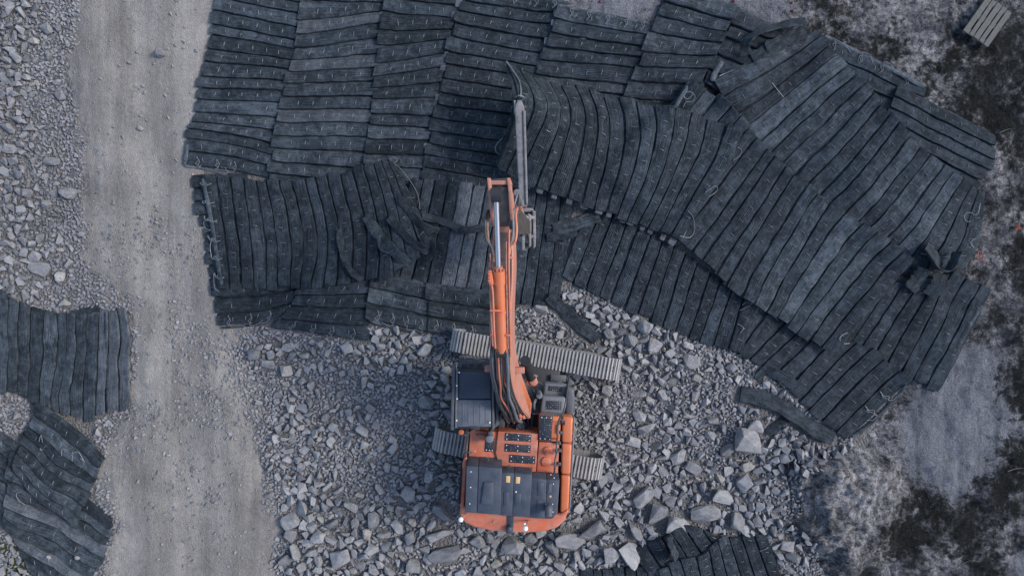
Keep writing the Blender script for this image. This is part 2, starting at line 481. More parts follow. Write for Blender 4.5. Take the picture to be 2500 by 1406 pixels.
def silt_f(x, y):
    px, py = to_px(x, y)
    b = np.zeros_like(px)
    for cx, cy, r, w in [(2340, 1030, 95, 1.3), (2380, 930, 60, 1.0), (2290, 1110, 60, 0.8), (2330, 1180, 40, 0.6), (2490, 1385, 45, 0.8), (1500, 15, 90, 0.8), (1830, 30, 110, 0.7)]:
        b += w * np.exp(-((px - cx) ** 2 + (py - cy) ** 2) / (2 * r * r))
    return b

def pale_f(x, y):
    px, py = to_px(x, y)
    b = np.zeros_like(px)
    for cx, cy, r, w in [(2080, 1240, 75, 1.0), (2050, 1180, 60, 0.7), (2150, 1130, 70, 0.7), (2230, 1020, 60, 0.6), (1500, 15, 110, 1.2), (1850, 30, 110, 1.0), (2200, 30, 60, 0.9), (2240, 150, 60, 0.7), (2290, 220, 40, 0.7),
                         (2300, 1390, 50, 0.8), (2440, 560, 60, 0.4), (1960, 1230, 60, 0.15)]:
        b += w * np.exp(-((px - cx) ** 2 + (py - cy) ** 2) / (2 * r * r))
    return b

def m_ground():
    m, nt, b = new_mat('rubble_ground'); n = N(nt); co = n.coord()
    v = n.voro(co, 16); v2 = n.voro(co, 16, out='Color'); a = n.noise(co, 0.7, 5); f = n.noise(co, 30, 4, 0.7)
    bw = n.node('ShaderNodeRGBToBW'); n.lk(v2, bw.inputs[0])
    c = n.ramp(bw.outputs[0], [(0.1, (0.105, 0.103, 0.102)), (0.9, (0.215, 0.209, 0.202))])
    c = n.mix(n.ramp(a, [(0.35, 0.0), (0.7, 0.7)]), c, (0.165, 0.156, 0.147))
    c = n.mix(1.0, c, n.ramp(f, [(0.25, 0.6), (0.75, 1.2)]), 'MULTIPLY')
    g = n.ramp(n.attr('green'), [(0.45, 0.0), (0.7, 1.0)])
    c = n.mix(g, c, n.ramp(n.noise(co, 9, 5, 0.7), [(0.35, (0.018, 0.022, 0.012)), (0.65, (0.075, 0.09, 0.035))]))
    n.lk(c, b.inputs['Base Color']); b.inputs['Roughness'].default_value = 0.95; b.inputs['Specular IOR Level'].default_value = 0.15
    n.lk(n.bump(n.math('SUBTRACT', n.math('MULTIPLY', f, 0.5), v), 1.0, 0.05), b.inputs['Normal'])
    return m

def m_road():
    m, nt, b = new_mat('packed_gravel'); n = N(nt); co = n.coord()
    a = n.noise(co, 0.45, 6, 0.6); st = n.noise(n.mapping(co, (2.2, 0.22, 1), (0, 0, rad(-9))), 1.0, 6, 0.65); f = n.noise(co, 42, 5, 0.75); g = n.noise(co, 9, 5, 0.7)
    v = n.voro(co, 26)
    c = n.ramp(n.math('ADD', n.math('MULTIPLY', a, 0.5), n.math('MULTIPLY', st, 0.5)),
               [(0.38, (0.155, 0.143, 0.129)), (0.48, (0.22, 0.204, 0.184)), (0.6, (0.3, 0.278, 0.25))])
    c = n.mix(1.0, c, n.ramp(f, [(0.25, 0.66), (0.75, 1.28)]), 'MULTIPLY')
    c = n.mix(1.0, c, n.ramp(g, [(0.3, 0.84), (0.7, 1.12)]), 'MULTIPLY')
    # cleat marks pressed in by tracked machines
    px = n.mapping(co, (1, 1, 1), (0, 0, rad(-3)))
    sep = n.node('ShaderNodeSeparateXYZ'); n.lk(px, sep.inputs[0])
    cle = n.math('ABSOLUTE', n.math('SINE', n.math('MULTIPLY', sep.outputs[1], 21.0)))
    cm = n.ramp(n.noise(n.mapping(co, (1.5, 0.3, 1), (0, 0, rad(-5))), 1.0, 3, 0.5, dist=0.3), [(0.6, 0.0), (0.68, 1.0)])
    n.lk(c, b.inputs['Base Color']); b.inputs['Roughness'].default_value = 0.95; b.inputs['Specular IOR Level'].default_value = 0.15
    h = n.math('ADD', n.math('MULTIPLY', f, 0.5), n.math('MULTIPLY', g, 0.9))
    h = n.math('ADD', h, n.math('MULTIPLY', n.math('MULTIPLY', cle, cm), 0.55))
    h = n.math('SUBTRACT', h, n.math('MULTIPLY', v, 0.5))
    n.lk(n.bump(h, 0.9, 0.035), b.inputs['Normal'])
    return m

def m_bedrock():
    m, nt, b = new_mat('bedrock_with_moss'); n = N(nt); co = n.coord()
    a = n.noise(co, 1.1, 7, 0.7, dist=0.25); g = n.noise(co, 5.5, 6, 0.75, dist=0.15); f = n.noise(co, 24, 5, 0.8); lich = n.noise(n.mapping(co, (1, 1, 1), loc=(5, 3, 0)), 3.2, 8, 0.78, dist=0.4)
    c = n.ramp(n.math('ADD', a, n.math('MULTIPLY', n.attr('pale'), 0.13)), [(0.34, (0.028, 0.031, 0.036)), (0.46, (0.085, 0.087, 0.094)), (0.56, (0.185, 0.181, 0.184)), (0.7, (0.31, 0.302, 0.302))])
    c = n.mix(1.0, c, n.ramp(g, [(0.38, 0.18), (0.5, 0.8), (0.62, 1.4)]), 'MULTIPLY')
    nz = n.node('ShaderNodeTexNoise'); nz.inputs['Scale'].default_value = 1.6; nz.inputs['Detail'].default_value = 5; n.lk(co, nz.inputs['Vector'])
    va = n.node('ShaderNodeVectorMath', operation='MULTIPLY_ADD'); n.lk(nz.outputs['Color'], va.inputs[0]); va.inputs[1].default_value = (0.9, 0.9, 0.9); n.lk(n.mapping(co, (1.0, 0.6, 0.2), (0, 0, 0.6)), va.inputs[2])
    crack = n.ramp(n.voro(va.outputs[0], 0.8, 'DISTANCE_TO_EDGE'), [(0.0, 0.3), (0.03, 1.0)])
    ckm = n.ramp(a, [(0.45, 0.0), (0.6, 0.9)])
    crack = n.mix(ckm, (1.0, 1.0, 1.0), crack)
    c = n.mix(1.0, c, crack, 'MULTIPLY')
    s = n.ramp(n.math('ADD', n.attr('silt'), n.math('MULTIPLY', n.math('SUBTRACT', g, 0.5), 1.1)), [(0.35, 0.0), (0.7, 1.0)])
    st = n.noise(n.mapping(co, (3.0, 0.5, 1), (0, 0, rad(-14))), 1.0, 6, 0.65)
    c = n.mix(n.math('MULTIPLY', s, 0.9), c, n.ramp(st, [(0.36, (0.1, 0.106, 0.122)), (0.5, (0.17, 0.176, 0.195)), (0.64, (0.215, 0.219, 0.238))]))
    mo = n.math('ADD', n.attr('moss'), n.math('MULTIPLY', n.math('SUBTRACT', lich, 0.5), 4.2))
    k = n.ramp(mo, [(0.0, 0.0), (0.22, 0.55), (0.62, 1.0)])
    mc = n.ramp(n.noise(co, 11, 7, 0.82), [(0.36, (0.003, 0.0035, 0.0035)), (0.52, (0.0075, 0.0085, 0.0078)), (0.62, (0.019, 0.021, 0.019)), (0.7, (0.1, 0.102, 0.107))])
    c = n.mix(k, c, mc)
    c = n.mix(1.0, c, n.ramp(f, [(0.34, 0.45), (0.66, 1.5)]), 'MULTIPLY')
    n.lk(c, b.inputs['Base Color']); b.inputs['Roughness'].default_value = 0.92; b.inputs['Specular IOR Level'].default_value = 0.2
    h = n.math('ADD', n.math('MULTIPLY', a, 1.0), n.math('MULTIPLY', g, 0.6)); h = n.math('ADD', h, n.math('MULTIPLY', f, 0.3))
    n.lk(n.bump(h, 1.0, 0.22), b.inputs['Normal'])
    return m

def green_f(x, y):
    px, py = to_px(x, y)
    b = np.zeros_like(px)
    for cx, cy, r in [(20, 1390, 45), (5, 1355, 30), (60, 1406, 40), (0, 1052, 16)]: b += np.exp(-((px - cx) ** 2 + (py - cy) ** 2) / (2 * r * r))
    return b + 0.25 * fbm(x, y, 0.4, 4, 51)

GX = np.arange(-17.5, 17.5, 0.07); GY = np.arange(-10.2, 10.2, 0.07)
sheet('ground', axis(-17.5, 17.5, 0.09, 150), axis(-10.2, 10.2, 0.09, 150), lambda x, y: np.where((np.abs(x) > 40) | (np.abs(y) > 40), 0, ground_z(np.clip(x, -25, 25), np.clip(y, -15, 15)) * np.exp(-np.clip(np.maximum(np.abs(x) - 18, np.abs(y) - 11), 0, 50) / 5)),
      m_ground(), {'green': green_f})
sheet('gravel_road', np.arange(-15.6, -5.6, 0.06), np.arange(-10.2, 10.2, 0.06), lambda x, y: road_z(x, y), m_road(), None, lambda x, y: road_z(x, y) > ground_z(x, y) - 0.06)
sheet('bedrock', np.arange(0.4, 18.5, 0.05), np.arange(-11.0, 11.0, 0.05), lambda x, y: rock_z(x, y), m_bedrock(), {'moss': moss_f, 'silt': silt_f, 'pale': pale_f}, lambda x, y: rock_z(x, y) > ground_z(x, y) - 0.08)

# height field the mats are laid over
HS = 0.05
HX0, HY0 = -18.0, -10.6
hx = np.arange(HX0, 18.0, HS); hy = np.arange(HY0, 10.6, HS)
_X, _Y = np.meshgrid(hx, hy, indexing='ij')
HF = np.maximum(np.maximum(ground_z(_X, _Y), np.where(_X > 0.4, rock_z(_X, _Y), -1)), np.where(_X < -5.6, road_z(_X, _Y), -1))
HF0 = HF.copy()
MATMASK = np.zeros_like(HF, bool)

def blur(A, k):
    for ax in (0, 1):
        B = np.zeros_like(A)
        for s in range(-k, k + 1): B += np.roll(A, s, ax)
        A = B / (2 * k + 1)
    return A

def maxf(A, k):
    for ax in (0, 1):
        B = A.copy()
        for s in range(-k, k + 1): B = np.maximum(B, np.roll(A, s, ax))
        A = B
    return A

def sample(A, x, y):
    fx = np.clip((x - HX0) / HS, 0, A.shape[0] - 1.001); fy = np.clip((y - HY0) / HS, 0, A.shape[1] - 1.001)
    i = fx.astype(int); j = fy.astype(int); fx = fx - i; fy = fy - j
    return (A[i, j] * (1 - fx) + A[i + 1, j] * fx) * (1 - fy) + (A[i, j + 1] * (1 - fx) + A[i + 1, j + 1] * fx) * fy
# ------------------------------------------------------------------ blasting mats
PROFILE_T = np.array([-0.15, 0.02, 0.05, 0.3, 0.65, 0.92, 0.945, 0.945, 0.4, -0.15])
PROFILE_Z = np.array([-0.085, -0.07, -0.004, 0.003, 0.003, 0.001, -0.012, -0.075, -0.075, -0.1])
NTOP = 7
MATS = {}

class Mat: pass

def surf(mt, u, v):
    """u,v same-shape arrays -> world points on the laid mat"""
    g = mt.grid                                  # (rows, cols, 3)
    sh = u.shape; u = u.ravel(); v = v.ravel()
    # evaluate columns first, per point
    v = np.where(v < 0, v, np.where(v > 1, v, np.interp(v, *mt.vmap)))
    rows = np.stack([catmull(g[r], v) for r in range(g.shape[0])], 0)      # rows, n, 3
    k = g.shape[0]
    x = np.clip(u * (k - 1), -0.12, k - 1 + 0.12); i = np.clip(np.floor(x).astype(int), 0, k - 2); s = (x - i)[:, None]
    n = np.arange(len(u))
    p1 = rows[i, n]; p2 = rows[i + 1, n]
    p0 = np.where((i > 0)[:, None], rows[np.clip(i - 1, 0, k - 1), n], 2 * p1 - p2)
    p3 = np.where((i < k - 2)[:, None], rows[np.clip(i + 2, 0, k - 1), n], 2 * p2 - p1)
    P = 0.5 * (2 * p1 + (p2 - p0) * s + (2 * p0 - 5 * p1 + 4 * p2 - p3) * s ** 2 + (3 * p1 - p0 - 3 * p2 + p3) * s ** 3)
    wob = mt.wob
    px = P[:, 0] + wob * fbm(P[:, 0] * MPP, P[:, 1] * MPP, 0.9, 3, mt.seed)
    py = P[:, 1] + wob * fbm(P[:, 0] * MPP, P[:, 1] * MPP, 0.9, 3, mt.seed + 1)
    lift = np.maximum(P[:, 2], 0)
    zz = 0.2 + lift
    X = (px - 1250) * MPP * (CAM_H - zz) / CAM_H; Y = (703 - py) * MPP * (CAM_H - zz) / CAM_H
    Z = sample(mt.drape, X, Y) + lift + 0.1 + mt.zr * fbm(X, Y, 1.1, 3, mt.seed + 2)
    return np.stack([X, Y, Z], -1).reshape(sh + (3,))

STAPLE = None
def lay_mat(key, label, grid, n, mat='rubber', st=5, wob=2.2, jit=9.0, tilt=0.02, seed=None, stitch='wire', u_st=(0.1, 0.9), cat='blasting mat', zr=0.035, up_=0.0):
    global HF, MATMASK
    mt = Mat(); mt.seed = seed or (100 + 7 * len(MATS)); mt.wob = wob; mt.n = n; mt.zr = zr
    mt.grid = np.array([[(p[0], p[1], p[2] if len(p) > 2 else 0.0) for p in row] for row in grid], float)
    mt.grid[:, :, 2] += up_
    mt.drape = blur(maxf(HF, 2), 4)
    # even strip widths: step along the mean of the edge lengths
    fine_ = np.linspace(0, 1, 60); cl = np.zeros(60)
    for r_ in mt.grid: q_ = catmull(r_[:, :2], fine_); cl[1:] += np.cumsum(np.linalg.norm(np.diff(q_, axis=0), axis=1))
    mt.vmap = (cl / cl[-1], fine_)
    rg = np.random.default_rng(mt.seed)
    c = surf(mt, np.array([0.5]), np.array([0.5]))[0]
    root = empty('blasting_mat', (c[0], c[1], float(sample(HF0, c[0:1], c[1:2])[0])), label, cat, 'rubber blasting mats')
    mt.root = root
    ul = np.linalg.norm(surf(mt, np.array([0.02]), np.array([0.5])) - surf(mt, np.array([0.98]), np.array([0.5])))
    mt.len = ul
    nu = int(np.clip(ul / 0.13, 12, 34))
    vb = np.linspace(0, 1, n + 1); vb[1:-1] += rg.normal(0, 0.07 / n, n - 1)
    stg = Geo()
    nt_, T = NTOP, len(PROFILE_T)
    for i in range(n):
        e0, e1 = -rg.uniform(-0.3, 1) * jit * MPP / ul, 1 + rg.uniform(-0.3, 1) * jit * MPP / ul
        uu = np.linspace(e0, e1, nu)
        wv = vb[i + 1] - vb[i]
        ws = fbm(uu * ul, np.full(nu, i * 3.1), 0.6, 3, mt.seed + 3) * 0.045
        we = fbm(uu * ul, np.full(nu, i * 5.7), 0.45, 3, mt.seed + 4) * 0.055
        ws = ws + 0.035 * fbm(uu * ul, np.full(nu, i * 2.3), 0.22, 2, mt.seed + 6); we = we + 0.04 * fbm(uu * ul, np.full(nu, i * 4.9), 0.2, 2, mt.seed + 7)
        ws[0] += 0.04; ws[-1] += 0.04; we[0] -= 0.05; we[-1] -= 0.05
        PT = PROFILE_T.copy(); PZ = PROFILE_Z.copy()
        lip = rg.random() ** 1.5; PT[1] += 0.06 * lip; PT[2] += 0.065 * lip; PZ[1] += 0.02 * lip; PZ[0] += 0.01 * lip
        tt = PT[None, :].repeat(nu, 0)
        tt = tt + ws[:, None] * (1 - tt) + we[:, None] * tt
        vv = vb[i] + tt * wv
        P = surf(mt, uu[:, None].repeat(T, 1), vv)
        # normals from the top profile
        dU = np.gradient(P, axis=0); dV = np.repeat((P[:, 5] - P[:, 1])[:, None], T, 1)
        Nn = np.cross(dU, dV); Nn /= np.linalg.norm(Nn, axis=2)[:, :, None] + 1e-9
        Nn = np.where(Nn[:, :, 2:3] < 0, -Nn, Nn)
        tl = tilt * (rg.uniform(0.2, 1.4) if rg.random() < 0.8 else rg.uniform(1.5, 2.8)); up = rg.uniform(-0.008, 0.012)
        sag = 0.018 * fbm(uu * ul, np.full(nu, i * 9.3), 0.7, 3, mt.seed + 5)
        off = PZ[None, :] + tl * (PROFILE_T[None, :] - 0.5) + up + sag[:, None]
        off[0] -= 0.012; off[-1] -= 0.012
        Q = P + Nn * off[:, :, None]
        F = []
        idx = np.arange(nu * T).reshape(nu, T)
        a = idx[:-1]; b2 = idx[1:]
        F = np.stack([a, np.roll(a, -1, 1), np.roll(b2, -1, 1), b2], -1).reshape(-1, 4).tolist()
        F.append(idx[0].tolist()); F.append(idx[-1].tolist()[::-1])
        if np.mean(np.cross(P[1, 3] - P[0, 3], P[0, 4] - P[0, 3])) != 0 and np.cross(P[1, 3] - P[0, 3], P[0, 4] - P[0, 3])[2] > 0:
            F = [q[::-1] for q in F]
        uv = np.stack([np.repeat(uu * ul, T), np.tile(np.array([0, .05, .1, .35, .65, .92, 1, 1, .4, 0]), nu)], -1)
        mname = mat if isinstance(mat, str) else mat[int(rg.integers(len(mat)))]
        mk('rubber_strip', Q.reshape(-1, 3), F, M[mname], root, 50, uv)
        # wire stitches
        if st:
            for k in range(st):
                us = u_st[0] + (u_st[1] - u_st[0]) * (k + 0.5) / st + rg.normal(0, 0.006)
                if rg.random() < 0.08: continue
                tq = np.array([0.33, 0.36, 0.5, 0.64, 0.67]) + rg.normal(0, 0.03)
                du = rg.normal(0, 0.003) / max(ul, 1)
                pu = us + du * np.array([-1, -0.8, 0, 0.8, 1]) * 3
                S = surf(mt, pu, vb[i] + tq * wv)
                off2 = np.interp(tq, PROFILE_T[:NTOP], PROFILE_Z[:NTOP]) + tl * (tq - 0.5) + up + np.interp(us, uu, sag)
                S[:, 2] += off2 + np.array([-0.02, 0.012, 0.018, 0.012, -0.02])
                tv, tf = tube(S, 0.0075, 4); stg.add(tv, tf)
    if st:
        o = stg.build('wire_stitches', M[stitch], root, 60); tag(o, kind='stuff')
    # raise the height field
    u, v = np.meshgrid(np.linspace(0.0, 1.0, 220), np.linspace(0, 1, 220), indexing='ij')
    P = surf(mt, u, v).reshape(-1, 3)
    low = catmull(np.array([0.0, 1.0]), np.array([0.0])) if False else None
    ii = ((P[:, 0] - HX0) / HS).astype(int); jj = ((P[:, 1] - HY0) / HS).astype(int)
    ok = (ii >= 0) & (ii < HF.shape[0]) & (jj >= 0) & (jj < HF.shape[1])
    d = sample(mt.drape, P[:, 0], P[:, 1])
    flat = ok & (P[:, 2] - d < 0.45)
    np.maximum.at(HF, (ii[flat], jj[flat]), P[flat, 2])
    MATMASK[ii[ok], jj[ok]] = True
    MATS[key] = mt
    return mt

def on_mat(mt, pts, dz=0.03):
    """list of (u,v) -> world points lying on the mat"""
    a = np.array(pts, float)
    P = surf(mt, a[:, 0], a[:, 1]); P[:, 2] += dz
    return P

def over(pts, dz=0.03):
    """list of photo pixels -> points lying on whatever is there"""
    out = []
    for p in pts:
        w = W(p[0], p[1], 0.3); z = float(sample(HF, w[0:1], w[1:2])[0]) + dz + (p[2] if len(p) > 2 else 0)
        out.append(W(p[0], p[1], z))
    return np.array(out)

def spl(P, n): return catmull(np.asarray(P, float), np.linspace(0, 1, n))

def wire_loop(mt, pts, r=0.0095, mat='wire', dz=0.03, n=None, name='wire_loop'):
    P = spl(over(pts, dz), n or max(8, 5 * len(pts)))
    v, f = tube(P, r, 5)
    return mk(name, v, f, M[mat], mt.root, 60)

def edge_bar(mt, pts, r=0.05, mat='rubber_pale', dz=0.03):
    P = spl(over(pts, dz), 6 * len(pts))
    rr = r * (1 + 0.18 * fbm(np.arange(len(P)) * 0.2, np.zeros(len(P)), 0.5, 2, mt.seed + 9)); rr[0] *= 0.6; rr[-1] *= 0.6
    v, f = tube(P, rr, 8)
    zc = np.repeat(P[:, 2], 8); v[:, 2] = zc + (v[:, 2] - zc) * 0.45 - 0.03
    return mk('edge_bar', v, f, M[mat], mt.root, 60)

def edge_wires(mt, side, us=None, out=0.9, mat='wire', prob=1.0):
    """knotted cable ends along the first (side 0) or last (side 1) strip"""
    rg = np.random.default_rng(mt.seed + 50 + side)
    us = us if us is not None else np.linspace(0.1, 0.9, 5)
    dv = 1.0 / mt.n
    s = 1 if side else -1
    v0 = 1.0 if side else 0.0
    for u in us:
        if rg.random() > prob: continue
        a = rg.uniform(-1, 1, 6)
        k = 0.05 / mt.len * 3
        pts = [(u, v0 - s * dv * 0.75), (u + k * 0.25, v0 - s * dv * 0.45), (u - k * 0.3, v0 - s * dv * 0.2), (u + k * 0.3, v0 - s * dv * 0.05),
               (u + k * (0.6 * a[0]), v0 + s * dv * 0.12 * out), (u + k * 2.2 * a[1], v0 + s * dv * (0.1 + 0.12 * a[2]) * out), (u + k * 3.4 * a[1], v0 - s * dv * (0.05 + 0.2 * a[3]))]
        P = on_mat(mt, pts, 0.03)
        P[0, 2] -= 0.03; P[-3:, 2] -= 0.02
        v, f = tube(spl(P, 20), 0.0085, 5)
        mk('wire_loop', v, f, M[mat], mt.root, 60)
        lp = on_mat(mt, [(u, v0 - s * dv * 0.7), (u + k * 0.45, v0 - s * dv * 0.4), (u + k * 0.1, v0 - s * dv * 0.1)], 0.035)
        v, f = tube(spl(lp, 8), 0.0075, 5)
        mk('wire_loop', v, f, M[mat], mt.root, 60)

_tab = {}
def end_tabs(mt, end, frac=1.0, size=(0.15, 0.2), mat='rubber_pale', vr=(0, 1)):
    """pale tyre-wall blocks showing between the strip ends"""
    rg = np.random.default_rng(mt.seed + 70 + end)
    if 'me' not in _tab:
        v, f = bevel(*box((0, 0, 0), (1, 1, 1)), 0.18, 2); _tab['me'] = (v, f)
    for i in range(mt.n):
        vv = (i + rg.uniform(0.25, 0.6)) / mt.n
        if not vr[0] <= vv <= vr[1] or rg.random() > frac: continue
        u0 = 1.02 if end else -0.02
        P = surf(mt, np.array([u0, u0 - 0.05 if end else u0 + 0.05]), np.array([vv, vv]))
        c = P[0].copy(); d = P[0] - P[1]; an = math.atan2(d[1], d[0])
        c[2] -= 0.1
        v, f = _tab['me']
        s = np.array([size[0] * rg.uniform(0.8, 1.5), size[1] * rg.uniform(0.7, 1.2), 0.06])
        q = v * s; R = np.array([[math.cos(an), -math.sin(an), 0], [math.sin(an), math.cos(an), 0], [0, 0, 1]])
        mk('end_block', q @ R.T + c, f, M[mat], mt.root, 50, np.zeros((len(v), 2)) + rg.random())

def strip_piece(name, label, pts, width, mat='rubber', parent=None, nseg=18, thick=0.05, dz=0.05, twist=None, cat='rubber strip', group=None, tilt=0.0):
    """a loose length of tyre tread following a path of photo pixels (+height); twist in degrees per control point"""
    P = spl(over(pts, dz), nseg)
    tw = np.interp(np.linspace(0, 1, nseg), np.linspace(0, 1, len(twist)), np.radians(twist)) if twist else np.full(nseg, tilt)
    t = np.gradient(P, axis=0); t /= np.linalg.norm(t, axis=1)[:, None]
    up = np.array([0, 0, 1.0])
    prof = [(-0.5, -0.3), (-0.47, 0.35), (-0.2, 0.5), (0.2, 0.5), (0.47, 0.35), (0.5, -0.3), (0.0, -0.5)]
    V = []; seed = int(abs(P[0, 0] * 97 + P[0, 1] * 31)) + 5
    for i in range(nseg):
        a = np.cross(t[i], up); a /= np.linalg.norm(a) + 1e-6
        b = np.cross(a, t[i])
        ca, sa = math.cos(tw[i]), math.sin(tw[i])
        a2 = a * ca + b * sa; b2 = b * ca - a * sa
        wd = width * (1 + 0.12 * math.sin(i * 1.3 + seed)) * (0.9 if i in (0, nseg - 1) else 1)
        for (x, z) in prof: V.append(P[i] + a2 * x * wd + b2 * z * thick)
    n = len(prof); F = []
    for i in range(nseg - 1):
        for k in range(n): F.append([i * n + k, i * n + (k + 1) % n, (i + 1) * n + (k + 1) % n, (i + 1) * n + k])
    F.append(list(range(n))[::-1]); F.append([(nseg - 1) * n + k for k in range(n)])
    L = np.concatenate([[0], np.cumsum(np.linalg.norm(np.diff(P, axis=0), axis=1))])
    uv = np.stack([np.repeat(L, n), np.tile([0, .05, .3, .7, .95, 1, .5], nseg)], -1)
    o = mk(name, V, F, M[mat], parent, 45, uv, None if parent is not None else tuple(P[nseg // 2]))
    if parent is None: tag(o, label, cat, group)
    for q in spl(P, 60):
        i, j = int((q[0] - HX0) / HS), int((q[1] - HY0) / HS); r = int(width * 0.42 / HS)
        MATMASK[i - r:i + r + 1, j - r:j + r + 1] = True
    return o

R2 = ('rubber', 'rubber', 'rubber_mid')
# hidden lower layers first, upper layers last
lay_mat('U', 'mat edge peeping out beside the road under the left strip mat', [[(472, 430), (486, 520), (506, 620), (522, 705)], [(600, 425), (610, 510), (625, 610), (640, 700)]], 9, R2, 0)
lay_mat('A', 'leftmost mat of the top row, its edge along the gravel road',
        [[(528, -62), (514, 62), (492, 180), (474, 280), (452, 320), (456, 402)], [(635, -44), (620, 80), (598, 182), (580, 285), (560, 335), (560, 415)], [(742, -25), (723, 102), (703, 190), (683, 292), (668, 360), (660, 436)]], 16, R2)
edge_wires(MATS['A'], 1, [0.12, 0.34, 0.55]); edge_bar(MATS['A'], [(450, 404), (500, 412), (552, 426)], 0.055)
edge_bar(MATS['A'], [(456, 352), (452, 385), (449, 402)], 0.06)
lay_mat('B', 'dusty pale mat in the top row, second from the gravel road',
        [[(748, -50), (730, 60), (712, 150), (690, 230), (672, 320), (662, 400), (660, 455)], [(955, -10), (942, 30), (925, 128), (909, 224), (896, 320), (893, 420), (893, 478)]], 15, ('rubber_mid', 'rubber_mid', 'rubber'))
lay_mat('C', 'third mat of the top row counted from the gravel road', [[(955, -42), (942, 19), (921, 160), (905, 272), (895, 380), (893, 432)], [(1130, -18), (1116, 36), (1088, 132), (1056, 276), (1036, 380), (1028, 457)]], 14, R2, 4)
lay_mat('D', 'fourth mat of the top row, partly under the hoisted mat', [[(1136, -35), (1124, 10), (1106, 70), (1090, 150), (1070, 250), (1050, 340), (1032, 440)], [(1385, 5), (1370, 45), (1342, 110), (1310, 185), (1285, 275), (1255, 370), (1235, 480)]], 15, 'rubber')
end_tabs(MATS['D'], 0, 0.75); edge_wires(MATS['D'], 0, [0.3, 0.5, 0.7, 0.88])
lay_mat('E', 'short mat at the top edge beside the pale bedrock gap', [[(1370, 18), (1350, 75), (1324, 150), (1300, 235)], [(1597, 62), (1578, 110), (1550, 170), (1525, 268)]], 7, R2)
end_tabs(MATS['E'], 0, 0.8); edge_wires(MATS['E'], 0, [0.12, 0.3, 0.5, 0.7, 0.88])
lay_mat('G', 'small mat corner right of the pale top gap, dipping under crumpled strips', [[(1800, 20), (1768, 90), (1742, 140), (1716, 205)], [(1905, 70), (1885, 130), (1855, 190), (1805, 255)]], 5, 'rubber', 3)
lay_mat('F', 'sixth mat of the top row, between two patches of pale bedrock', [[(1640, -35), (1604, 45), (1574, 118), (1547, 190), (1515, 270)], [(1800, 18), (1766, 88), (1745, 130), (1715, 195), (1680, 290)]], 8, R2, 4)
lay_mat('I', 'narrow mat along the upper right edge with looped wires', [[(2012, 92), (2000, 140), (1988, 190)], [(2262, 214), (2245, 255), (2230, 300)]], 3, 'rubber', 5)
edge_wires(MATS['I'], 0, [0.1, 0.35, 0.55, 0.8], 2.0); edge_bar(MATS['I'], [(2016, 88), (2100, 130), (2180, 170), (2258, 212)], 0.06)
lay_mat('I2', 'right end mat of the upper edge beside dark moss', [[(2190, 215), (2172, 262), (2160, 300), (2150, 345)], [(2425, 330), (2420, 385), (2405, 425), (2380, 462)]], 5, R2, 5, stitch='wire_dull')
lay_mat('H', 'large fan shaped mat at upper right, its left corner turned up',
        [[(1985, 75), (2010, 102), (2062, 167), (2128, 235), (2198, 320), (2280, 395), (2350, 445), (2402, 475)],
         [(1850, 150), (1890, 190), (1950, 262), (2035, 340), (2120, 425), (2205, 500), (2285, 560), (2390, 575)],
         [(1735, 198), (1775, 262), (1850, 350), (1940, 435), (2040, 520), (2130, 590), (2225, 650), (2360, 650)]], 19, R2, 6, tilt=0.03, wob=4)
edge_bar(MATS['H'], [(1764, 150), (1750, 172), (1739, 196)], 0.08)
wire_loop(MATS['H'], [(1790, 172), (1770, 180), (1757, 186)]); wire_loop(MATS['H'], [(1885, 203), (1900, 222), (1913, 238)], 0.01)
wire_loop(MATS['H'], [(2393, 497), (2388, 520), (2378, 524), (2372, 520), (2360, 520), (2354, 530), (2360, 541), (2370, 540)], 0.01, 'wire_dull')
wire_loop(MATS['H'], [(2383, 582), (2370, 592), (2378, 605)], 0.01, 'wire_dull')
lay_mat('J', 'right lower mat beside the silty bare rock', [[(2130, 690, 0.05), (2205, 690, 0.05), (2265, 680), (2322, 667), (2369, 690), (2414, 716)], [(2055, 832), (2100, 852), (2151, 880), (2207, 917), (2242, 935), (2292, 951)]], 8, 'rubber', 5, stitch='wire_dull')
edge_bar(MATS['J'], [(2398, 745), (2365, 800), (2338, 850)], 0.07, 'rubber_mid')
lay_mat('N', 'lower mat whose torn edge hangs above the rubble and boulders', [[(1855, 700), (1930, 765), (1998, 795), (2066, 826), (2126, 858), (2176, 896), (2218, 936)], [(1785, 842), (1830, 872), (1882, 905), (1940, 963), (1985, 1000), (2030, 1042), (2078, 1070)]], 10, R2, 4)
edge_bar(MATS['N'], [(2215, 940), (2175, 985), (2120, 1040), (2080, 1068)], 0.05, 'rubber_mid'); edge_wires(MATS['N'], 1, [0.3, 0.55], 1.5)
lay_mat('Q', 'mat lying under the boom with scuffed pale strips', [[(1000, 440), (1060, 445), (1120, 450), (1190, 455), (1260, 460), (1330, 470), (1405, 490)], [(938, 672), (1000, 690), (1071, 705), (1136, 722), (1210, 735), (1290, 745), (1368, 738)]], 13, R2, 6)
lay_mat('P', 'mat below the hoisted one, ending at the rubble right of the boom',
        [[(1442, 495), (1500, 520), (1570, 560), (1640, 600), (1720, 650), (1790, 700), (1852, 730)], [(1373, 668), (1430, 702), (1500, 740), (1585, 777), (1666, 813), (1741, 838), (1812, 862)]], 14, 'rubber', 4)
end_tabs(MATS['P'], 1, 0.3, vr=(0, 0.35)); edge_bar(MATS['P'], [(1392, 692), (1440, 716), (1500, 752), (1542, 775)], 0.1, 'rubber_mid', 0.0); edge_bar(MATS['P'], [(1390, 706), (1440, 732), (1510, 768), (1534, 780)], 0.06, 'rubber_pale', 0.0)
